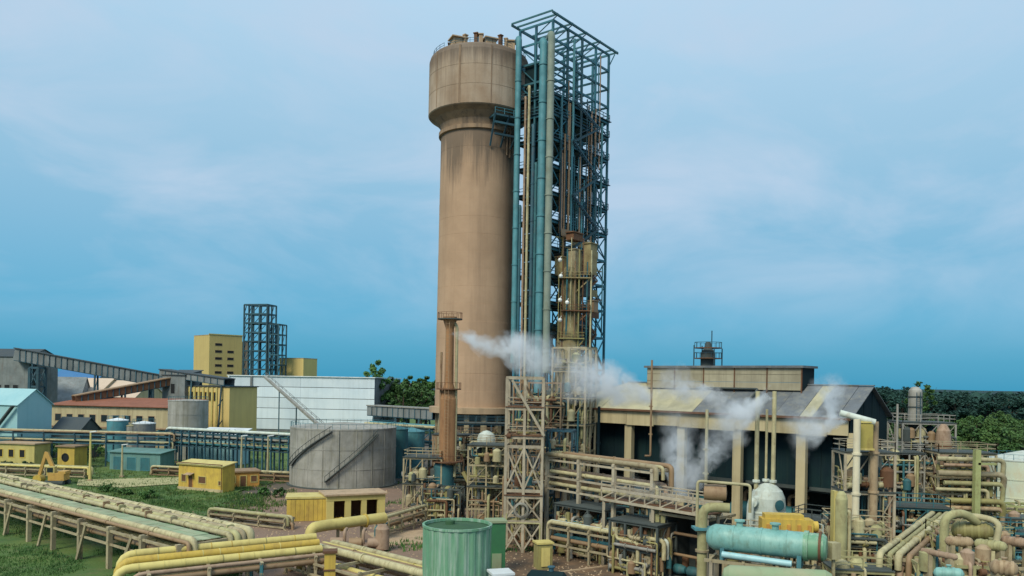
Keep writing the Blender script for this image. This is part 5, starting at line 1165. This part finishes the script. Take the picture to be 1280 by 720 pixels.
# cyan heat exchanger
a, b = at(884, 670, 77.5), at(1024, 684, 73.0); d = (b - a); L = d.length; d.normalize(); r = 1.24; side = d.cross(V(0, 0, 1)).normalized()
t = thing('cyan_vessel', 'long cyan horizontal cylinder vessel on a steel stand in the foreground', 'vessel', V(a.x, a.y))
part('shell', MB().lathe([(0, -.1), (.6, .02), (1.0, .3), (r, .75), (r, L - 1.3)], a, 32, axis=d), 'cyan_vessel', t)
part('end_head', MB().lathe([(r * 1.0, L - 1.3), (r * 1.13, L - 1.3), (r * 1.13, L - .9), (r, L - .9), (r, L + .4), (r * .8, L + .65), (0, L + .7)], a, 32, axis=d), 'green_tank', t)
part('flange', MB().lathe([(r, L + .0), (r * 1.14, L + .0), (r * 1.14, L + .22), (r, L + .22)], a, 32, axis=d), 'rust', t)
for f in (.25, .5, .72): part('band', MB().lathe([(r, L * f - .1), (r + .05, L * f - .1), (r + .05, L * f + .1), (r, L * f + .1)], a, 32, axis=d), 'cyan_vessel', t)
for f in (.3, .62): part('nozzle', MB().lathe([(.32, 0), (.32, 1.7), (.5, 1.7), (.5, 1.85), (0, 1.85)], a + d * L * f, 14), 'cyan_vessel', t)
for f in (.16, .84): part('saddle', MB().bar(a + d * L * f + V(0, 0, -r * 1.6), a + d * L * f + V(0, 0, -.4), .4, 1.9, side=d), 'teal_pipe', t)
for f in (.06, .36, .66, .96):
    for s in (-1.1, 1.1):
        q_ = a + d * L * f + side * s; part('leg', MB().bar(V(q_.x, q_.y, 0), V(q_.x, q_.y, a.z - 2.0 + (b.z - a.z) * f), .3), 'beige_pale', t)
for s in (-1.1, 1.1):
    for dz in (-2.1, -4.2): part('beam', MB().bar(a + side * s + V(0, 0, dz), b + side * s + V(0, 0, dz), .24, .3), 'beige_steel', t)
for f in (.06, .36, .66, .96): part('crossbeam', MB().bar(a + d * L * f - side * 1.3 + V(0, 0, -1.95), a + d * L * f + side * 1.3 + V(0, 0, -1.95), .26, .28), 'beige_steel', t)
p_, q_ = a + d * 1.7 + side * 1.25 + V(0, 0, -1.35), a + d * (L - 2.2) + side * 1.25 + V(0, 0, -1.55)
part('lower_tube', MB().tube([p_, q_], .3, 14), 'teal_light', t)
part('pipe', MB().tube([p_ + V(.6, 0, -2.6), q_ + V(1.2, 0, -2.8), q_ + V(1.2, 0, -5)], .2, 10), 'teal_pipe', t)
x, y = xy(1042, 688, 74); zc = zat(1042, 688, 74)
part('junction_box', MB().box(V(x, y, zc), (.9, .9, 1.5), .2).bar(V(x, y, 0), V(x, y, zc - .7), .25), 'cream_pipe', t)
a2, b2 = at(905, 724, 72), at(1040, 732, 69); d2 = (b2 - a2); L2 = d2.length; d2.normalize()
t = thing('green_vessel', 'dull green horizontal vessel just below the cyan one, cut by the bottom edge', 'vessel', V(a2.x, a2.y))
part('shell', MB().lathe([(0, -.2), (.7, 0), (1.0, .5), (1.0, L2 - .5), (.7, L2), (0, L2 + .2)], a2 + V(0, 0, .3), 26, axis=d2), 'green_deck', t)
for f in (.2, .8): q_ = a2 + d2 * L2 * f; part('saddle', MB().box(V(q_.x, q_.y, q_.z / 2), (.5, 1.5, q_.z)), 'concrete_dark', t)
pframe('tangle of pale pipes and pumps behind the cyan vessel', 905, 660, 84, -.35, 9, 3.4, 4, 1, [3.2, 6.2], 'beige_steel', 44, MIX, 10, decks=(1,), rails=(1,), brace='k')
pframe('dark pipe frame close to the hall between bell vessel and tall cream pipes', 990, 650, 92, -.7, 9, 4, 3, 1, [3.5, 6.8], 'concrete_dark', 50, MIX, 11, decks=(1,), rails=(1,), brace='k')

# ------------------------------------------------------------------ right: tall pipes, platforms, columns
for u, v0, D, r, mt, lab in ((1070, 524, 84, .36, 'cream_pale', 'tall straight pale cream pipe on the left of the yellow box'), (1092, 527, 86, .42, 'tan_pipe', 'tall straight pinkish tan pipe on the right of the yellow box')):
    x, y = xy(u, 610, D); z1 = zat(u, v0, D); t = thing('tall_pipe', lab, 'pipe', V(x, y))
    part('pipe', MB().tube([V(x, y, 0), V(x, y, z1)], r, 14), mt, t)
    for z in (5, 10.8, 15): part('flange', MB().lathe([(r, 0), (r * 1.35, 0), (r * 1.35, .22), (r, .22)], V(x, y, z), 14), mt, t)
x0, y0 = xy(1058, 525, 90); x1, y1 = xy(1094, 527, 86)
t = thing('vent_header', 'short pale sloping header pipe joining the tops of the two tall pipes', 'pipe', V(x0, y0, 17)); part('pipe', MB().tube([at(1050, 516, 86), at(1094, 528, 85)], .34, 12), 'white_vessel', t)
pframe('cream access platform tower around the two tall pipes', 1056, 620, 87, -.08, 5.2, 4.2, 2, 1, [5.6, 10.6, 14.9], 'beige_pale', 26, WARM, 12, decks=(0, 1, 2), rails=(0, 1, 2), brace='k')
x, y = xy(1081, 546, 85.5); z0 = zat(1081, 560, 85.5)
t = thing('yellow_box', 'tall dull yellow box held between the two tall pipes', 'box', V(x, y, z0)); part('body', MB().box(V(x, y, z0 + 1.35), (1.35, 1.1, 2.7), -.1), 'olive_yellow', t); part('cap', MB().box(V(x, y, z0 + 2.78), (1.6, 1.3, .16), -.1), 'yellow_pale', t); part('foot', MB().box(V(x, y, z0 - .1), (1.6, 1.3, .2), -.1), 'yellow_pale', t)
x, y = xy(1051, 650, 81); c = V(x, y); z1 = zat(1051, 614, 81)
t = thing('cream_column', 'short cream upright column with rounded top left of the tall cream pipe', 'vessel', c)
part('shell', MB().lathe([(.62, 0), (.62, z1 - .8), (.5, z1 - .3), (.25, z1), (0, z1)], c, 20), 'olive_cream', t); part('back_plate', MB().box(c + V(-.55, .4, z1 / 2 + 1), (.35, .9, z1 - 2)), 'yellow_pale', t)
part('pipe', MB().tube([c + V(.8, -.2, 0), c + V(.8, -.2, z1 - 2), c + V(.2, 0, z1 - 2)], .18, 8), 'cream_pipe', t)
pole('thin grey pole right of the hall gable', 1121, 505, 119, 'grey_tank', False)
# concrete stack with lattice platform
x, y = xy(1143, 560, 126); c = V(x, y); z1 = zat(1143, 484, 126)
t = thing('grey_stack', 'grey concrete stack with a rounded cap above a lattice platform', 'chimney', c)
part('shaft', MB().lathe([(1.1, 0), (1.0, z1 - .8), (.95, z1 - .5), (.55, z1), (0, z1 + .1)], c, 22), 'grey_tank', t)
for z in (z1 - 3.2, z1 - 1.6): part('band', MB().lathe([(1.0, z), (1.1, z), (1.1, z + .2), (1.0, z + .2)], c, 22), 'concrete_dark', t)
part('ladder', ladder(MB(), (c.x - .1, c.y - 1.25), 8, z1 - .8), 'steel_navy', t)
pframe('grey lattice platform tower around the grey stack', 1127, 620, 122, -.12, 7.6, 6.5, 3, 2, [5.5, 9.5, 13.4, 16.8], 'grey_tank', 60, MIX, 13, decks=(1, 2, 3), brace='x', pw=.24, bw=.2)
x, y = xy(1179, 560, 120); c = V(x, y); z0, z1 = zat(1179, 562, 120), zat(1179, 530, 120)
t = thing('pink_vessel', 'small tan bottle shaped vessel on top of the right pipe structure', 'vessel', c)
part('shell', MB().lathe([(1.15, z0 - 1), (1.1, z0 + 1.2), (.95, z1 - 1), (.5, z1 - .2), (.35, z1), (0, z1)], c, 20), 'pink_pipe', t); part('skirt', MB().lathe([(1.2, 0), (1.2, z0 - 1)], c, 20), 'brown_pipe', t)
part('band', MB().lathe([(1.1, z0 + .4), (1.22, z0 + .4), (1.22, z0 + .7), (1.1, z0 + .7)], c, 20), 'rust', t)
# pipe structures at the right edge
t, g = pframe('wide beige pipe structure with many horizontal brown pipes at right', 1172, 640, 108, -.12, 7.3, 5, 4, 1, [3.6, 5.8, 8.0, 10.2, 13.4], 'beige_steel', 46, WARM, 14, decks=(4,), rails=(4,), brace='k')
for k, z in enumerate((4.4, 6.3, 7.3, 8.7, 9.6, 10.9, 12.0, 12.8)):
    part('pipe', MB().tube([g(-.3 if k % 2 else .2, -.14 - .05 * (k % 3), z), g(4.3 if k % 3 else 3.3, -.14 - .05 * (k % 3), z), g(4.3 if k % 3 else 3.3, -.14, max(.3, z - 2.2))], .24 + .07 * (k % 3), 12), WARM[(k * 2) % 7], t)
x, y = xy(1220, 640, 105); t = thing('lime_post', 'yellow green upright post before the right pipe structure', 'post', V(x, y)); part('post', MB().bar(V(x, y, 0), V(x, y, zat(1220, 562, 105)), .7), 'lime', t); part('foot', MB().box(V(x, y, .3), (1.2, 1.2, .6)), 'concrete_pale', t); part('arm', MB().bar(V(x, y - .2, 12.4), V(x + 2.4, y - .2, 12.4), .3), 'lime', t)
rack('inclined_pipe_bridge', 'cream pipe bridge running back and right behind the tall pipes', xy(1098, 680, 78), xy(1178, 640, 112), 3.4, [4.4, 5.8], [(1, .3, .32, 'cream_pipe'), (1, 1.1, .26, 'olive_cream'), (1, 1.9, .34, 'cream_pipe'), (1, 2.8, .28, 'brown_pipe'), (0, .7, .36, 'beige_steel'), (0, 2.0, .3, 'pink_pipe')], 6, 'beige_steel', .34, side=-1)
tank('round_tank', 'white domed round tank with orange rust stains at the right edge', 1280, 144, 5.4, 9.8, 'sphere_tank', 'white_vessel', 1.6, n=48, bands=(3.2, 6.4))
pframe('lime green pipe frame in front of the domed tank', 1228, 640, 124, -.1, 10, 4, 4, 1, [2.2, 4.2], 'lime', 16, WARM, 15, decks=(), rails=(), brace='k')
pframe('dark teal pipe frame below the domed tank at the right edge', 1236, 660, 98, -.1, 9, 4, 3, 1, [2.4, 4.6], 'teal_dark', 36, ['teal_dark', 'teal_pipe', 'concrete_dark', 'cream_pipe', 'pink_pipe'], 16, decks=(0,), rails=(1,), brace='k')
pframe('grey green frame of valves behind the pipe bridge', 1104, 640, 104, -.2, 8, 5, 3, 1, [3.6, 6.6], 'teal_dark', 44, MIX, 17, decks=(1,), rails=(1,), brace='k')
# big inverted U duct and olive drum, stacked exchangers in the corner
a = V(*xy(1180, 676, 80)); z1 = zat(1205, 643, 80)
t = thing('arched_duct', 'fat dull cream duct arching over the olive drum near the right corner', 'duct', a)
part('pipe', MB().tube([a + V(0, 0, 1), a + V(0, 0, z1 - .3), a + V(1.8, .2, z1 + .2), a + V(3.6, .4, z1 - .8)], .42, 16, bend=1.2), 'olive_cream', t)
part('pipe', MB().tube([V(*xy(1233, 668, 79), 2), V(*xy(1250, 668, 79), 9.0), V(*xy(1228, 650, 80), zat(1228, 646, 80)), V(*xy(1206, 650, 81), zat(1206, 645, 81))], .3, 14, bend=1.3), 'cream_pipe', t)
part('flange', MB().lathe([(.55, 0), (.75, 0), (.75, .2), (.55, .2)], a + V(0, 0, 5), 16), 'beige_steel', t)
def hvessel(label, u0, v0, D0, u1, v1, D1, r, mat, name='horizontal_drum', bands=2, cat='vessel'):
    a, b = at(u0, v0, D0), at(u1, v1, D1); d = (b - a); L = d.length; d.normalize()
    t = thing(name, label, cat, V(a.x, a.y))
    part('shell', MB().lathe([(0, -.12), (r * .6, 0), (r * .92, r * .3), (r, r * .6), (r, L - r * .6), (r * .92, L - r * .3), (r * .6, L), (0, L + .12)], a, 24, axis=d), mat, t)
    for k in range(bands): part('band', MB().lathe([(r, -.12), (r * 1.1, -.12), (r * 1.1, .12), (r, .12)], a + d * (L * (k + 1) / (bands + 1)), 24, axis=d), mat, t)
    for f in (.2, .8):
        q_ = a + d * L * f; part('support', MB().bar(V(q_.x, q_.y, 0), q_ - V(0, 0, r * .7), .35, .9), 'beige_steel', t)
    q_ = a + d * L * .5; part('nozzle', MB().lathe([(r * .28, 0), (r * .28, r * 1.35), (r * .42, r * 1.35), (r * .42, r * 1.5), (0, r * 1.5)], q_, 12), mat, t)
    return t
hvessel('fat olive drum under the arching cream duct', 1190, 662, 82, 1242, 664, 80, .85, 'olive_pipe', bands=5)
hvessel('tan exchanger drum below the olive drum, left one', 1182, 676, 77, 1216, 678, 76, .45, 'tan_pipe', bands=4)
hvessel('pale cream exchanger drum below the olive drum, right one', 1219, 679, 76, 1258, 684, 74, .46, 'olive_cream', bands=4)
hvessel('long brownish pipe drum leaving at the right edge', 1252, 675, 80, 1292, 680, 78, .45, 'pink_pipe', bands=4)
hvessel('small tan banded drum in the bottom right corner', 1238, 708, 68, 1272, 712, 67, .6, 'tan_pipe', bands=4)
hvessel('small bright cyan drum low at the bottom right', 1168, 716, 69, 1204, 718, 68, .5, 'cyan_vessel')
hvessel('thin brownish pipe drum above the small cyan drum', 1152, 688, 74, 1196, 697, 71, .28, 'pink_pipe', bands=3)
pframe('yellow green posted pipe stand in the bottom right corner', 1148, 710, 74, -.15, 7.2, 3.2, 3, 1, [2.2, 4.4, 5.8], 'olive_cream', 40, WARM, 18, decks=(), rails=(), brace='k')
pframe('beige pipe stand at the bottom right edge behind the tan banded drum', 1222, 700, 78, -.1, 6, 3.5, 2, 1, [2.4, 4.8], 'beige_steel', 36, WARM, 19, decks=(), rails=(), brace='k')
pframe('low platform with rails at the foot of the tall pipes', 1042, 700, 76, -.1, 5.4, 3.2, 2, 1, [2.5, 4.6], 'olive_cream', 26, WARM, 20, decks=(1,), rails=(1,), brace='k')
pframe('pipe stand between tall pipes and yellow green stand', 1100, 700, 79, -.1, 4, 3.2, 2, 1, [3.0, 4.8], 'brown_pipe', 24, MIX, 21, decks=(), rails=(), brace='k')

pframe('thin railed pipe stand under the arching cream duct', 1176, 690, 82, -.12, 7, 4, 3, 2, [2.6, 4.8, 6.8], 'olive_cream', 44, WARM, 22, decks=(1,), rails=(2,), brace='k', pw=.18, bw=.16)
pframe('railed steel stand between cyan vessel end and tall cream pipe', 1036, 668, 83, -.2, 6, 4, 3, 1, [3.0, 5.6, 7.6], 'beige_steel', 40, MIX, 23, decks=(1,), rails=(1, 2), brace='k', pw=.18, bw=.16)
pframe('dense grey pipe frame left of the grey stack platform', 1098, 610, 112, -.15, 6, 5, 3, 1, [4, 7.5, 10.5, 13], 'grey_tank', 46, MIX, 24, decks=(1, 3), rails=(3,), brace='k', pw=.2, bw=.18)
pframe('pale thin scaffold frame behind the domed tank leg', 1252, 650, 112, -.1, 6, 4, 3, 1, [2.2, 4.0], 'beige_steel', 16, WARM, 25, decks=(1,), rails=(2,), brace='k', pw=.18, bw=.16)
# ------------------------------------------------------------------ trees at the right
TG2, TG3 = 'green trees beyond the plant at right', 'dark far trees of the wood at right'
nt = make_tree('broad_tree', 'green broad tree on the near edge of the wood at right', TG2, 13, 5.2, 11, 'leaf_bright', 34, 60, .5, .12)
ft = make_tree('broad_tree', 'dark blue green tree deep in the far wood at right', TG3, 20, 8.5, 12, 'leaf_far', 36, 60, .95, .1)
r = random.Random(5); first = True
for i in range(40):
    u = 1085 + 260 * r.random(); D = r.uniform(430, 560); s = r.uniform(.85, 1.05) * (1.0 if u > 1160 else 1.1)
    p = V(*xy(u, 478, D))
    if first: ft.location = p; first = False
    else: copy_tree(ft, p, r.uniform(0, 6), (s * 1.1, s * 1.1, s))
first = True
for i in range(46):
    u = 1110 + 240 * r.random(); D = r.uniform(215, 380); s = r.uniform(.7, 1.1); s *= .75 if u < 1190 else 1.0
    p = V(*xy(u, 478, D))
    if first: nt.location = p; first = False
    else: copy_tree(nt, p, r.uniform(0, 6), (s * 1.1, s * 1.1, s))
rt = make_tree('round_tree', 'single taller dark round crowned tree behind the grey stack', None, 25.5, 6.5, 21, 'leaf_mid', 30, 55, .8, .35)
rt.location = V(*xy(1152, 478, 395))
yt = make_tree('yellow_tree', 'small yellow leaved tree beside the domed tank at the right edge', None, 8.5, 3.0, 22, 'leaf_yellow', 24, 45, .4, .2)
yt.location = V(*xy(1281, 478, 168))

r_ = random.Random(31); m = MB()       # wood on the far slopes, one mass
for k in range(15000):
    X = r_.uniform(120, 1500); Y = r_.uniform(640, 1500) if X > 300 else r_.uniform(900, 1500)
    z = (Y - 640) / 860 * 9 + abs(r_.gauss(0, 1)) * 3.2 + 4 + 5 * noise.noise((X * .02, Y * .02, 3)); s = r_.uniform(2.2, 4.6)
    u_ = V(r_.gauss(0, 1), r_.gauss(0, 1), r_.gauss(0, .5)).normalized(); w_ = u_.cross(V(r_.gauss(0, 1), r_.gauss(0, 1), r_.gauss(0, 1))).normalized(); p = V(X, Y, z)
    k0 = len(m.v); m.v += [p - u_ * s, p + w_ * s * .7, p + u_ * s, p - w_ * s * .7]; m.f.append((k0, k0 + 1, k0 + 2, k0 + 3)); m.sm.append(False)
solo('forest', m, 'leaf_far', None, None, kind='stuff')
# ------------------------------------------------------------------ steam
def steam(label, a, b, D, w0, w1, dens, seed, scale=2.4):
    """a plume blown from point a to point b (pixels, distance D): narrow and dense at the outlet, ragged and thin further on"""
    A, B = at(a[0], a[1], D), at(b[0], b[1], D); ax_ = B - A; Ln = ax_.length; r0, r1 = w0 * D / 1000, w1 * D / 1000
    mname = 'steam_%d' % seed
    m = bpy.data.materials.new(mname); m.use_nodes = True; t = m.node_tree; t.nodes.clear(); L = t.links.new
    N = lambda k, **kw: [setattr(n_, x_, y_) for n_ in [t.nodes.new(k)] for x_, y_ in kw.items()] and n_ if 0 else t.nodes.new(k)
    def math_(op, x_, y_=None):
        n = t.nodes.new('ShaderNodeMath'); n.operation = op
        for s, q_ in zip(n.inputs, (x_, y_)):
            if q_ is None: continue
            if isinstance(q_, (int, float)): s.default_value = q_
            else: L(q_, s)
        return n.outputs[0]
    def mr(x_, a0, a1, b0, b1):
        n = t.nodes.new('ShaderNodeMapRange'); L(x_, n.inputs[0])
        for s, q_ in zip(n.inputs[1:5], (a0, a1, b0, b1)): s.default_value = q_
        return n.outputs[0]
    out = t.nodes.new('ShaderNodeOutputMaterial'); pv = t.nodes.new('ShaderNodeVolumePrincipled')
    pv.inputs['Color'].default_value = (.97, .98, 1, 1); pv.inputs['Anisotropy'].default_value = .2
    tcn = t.nodes.new('ShaderNodeTexCoord')
    # object space: metres, z along the plume
    nz = t.nodes.new('ShaderNodeTexNoise'); nz.inputs['Scale'].default_value = .9 / r1 * 1.0; nz.inputs['Detail'].default_value = 3
    mp = t.nodes.new('ShaderNodeMapping'); mp.inputs['Location'].default_value = (seed * 3.1, seed * 1.7, seed * .9)
    L(tcn.outputs['Object'], mp.inputs[0]); L(mp.outputs[0], nz.inputs['Vector'])
    sc = t.nodes.new('ShaderNodeVectorMath'); sc.operation = 'MULTIPLY_ADD'; L(nz.outputs['Color'], sc.inputs[0]); sc.inputs[1].default_value = (r1 * 1.5,) * 3; L(tcn.outputs['Object'], sc.inputs[2])
    sb = t.nodes.new('ShaderNodeVectorMath'); sb.operation = 'SUBTRACT'; L(sc.outputs[0], sb.inputs[0]); sb.inputs[1].default_value = (r1 * .75,) * 3
    sp = t.nodes.new('ShaderNodeSeparateXYZ'); L(sb.outputs[0], sp.inputs[0])
    f = math_('DIVIDE', sp.outputs['Z'], Ln)
    w = mr(f, 0, .75, r0, r1)
    rad = math_('SQRT', math_('ADD', math_('MULTIPLY', sp.outputs['X'], sp.outputs['X']), math_('MULTIPLY', sp.outputs['Y'], sp.outputs['Y'])))
    body = mr(math_('DIVIDE', rad, w), 1.0, .15, 0, 1)
    endf = mr(f, 1.02, .55, 0, 1); stf = mr(f, -.04, .03, 0, 1)
    n2 = t.nodes.new('ShaderNodeTexNoise'); n2.inputs['Scale'].default_value = scale / r1; n2.inputs['Detail'].default_value = 6; n2.inputs['Roughness'].default_value = .62; n2.inputs['Distortion'].default_value = .6
    L(mp.outputs[0], n2.inputs['Vector'])
    rag = mr(n2.outputs['Fac'], .36, .66, 0.0, 1)
    rag = math_('ADD', math_('MULTIPLY', rag, mr(f, 0, .35, .3, 1)), mr(f, 0, .35, .7, 0))
    den = math_('MULTIPLY', math_('MULTIPLY', math_('MULTIPLY', body, endf), math_('MULTIPLY', stf, rag)), mr(f, 0, .8, dens * 2.2, dens))
    L(den, pv.inputs['Density']); L(pv.outputs[0], out.inputs['Volume'])
    MATS[mname] = m
    rr = r1 * 1.5
    mb = MB().tube([V(0, 0, -.06 * Ln - r0), V(0, 0, Ln * .3), V(0, 0, Ln * 1.15)], [r0 * 2 + r1 * .7, rr, rr], 14, bend=False)
    me = bpy.data.meshes.new('steam_plume'); me.from_pydata([tuple(v) for v in mb.v], [], mb.f); me.materials.append(m)
    o = bpy.data.objects.new('steam_plume', me); COL.objects.link(o); o.location = A
    o.rotation_euler = ax_.to_track_quat('Z', 'Y').to_euler()
    o['label'] = label; o['category'] = 'steam'; o['kind'] = 'stuff'
steam('white steam blown right from the vent stack top across the concrete tower', (566, 414), (706, 462), 122, 5, 34, 1.21, 1)
steam('broad pale steam cloud over the far end of the hall roof', (812, 492), (704, 462), 112, 12, 38, 1.27, 2)
steam('wispy steam in front of the ridge monitor', (900, 500), (820, 472), 116, 8, 26, 1.02, 3)
steam('steam blowing left off the tops of the tall vents on the bell vessel', (962, 492), (895, 540), 89, 7, 30, 1.66, 4)
steam('bright steam plume blowing left from the header pipe by the gable', (1058, 518), (985, 548), 86, 6, 34, 1.91, 5)
steam('ragged steam rising up the hall roof near the gable', (1044, 522), (1034, 470), 87, 8, 22, 1.40, 8)
steam('tall misty steam column before the dark hall bays', (852, 622), (846, 508), 100, 12, 30, 0.77, 6)
steam('faint steam drifting right of the steam column before the hall', (868, 606), (908, 530), 100, 8, 24, 0.70, 7)
steam('low thin steam over the walkway bridge', (858, 618), (760, 612), 92, 6, 22, 0.15, 9)
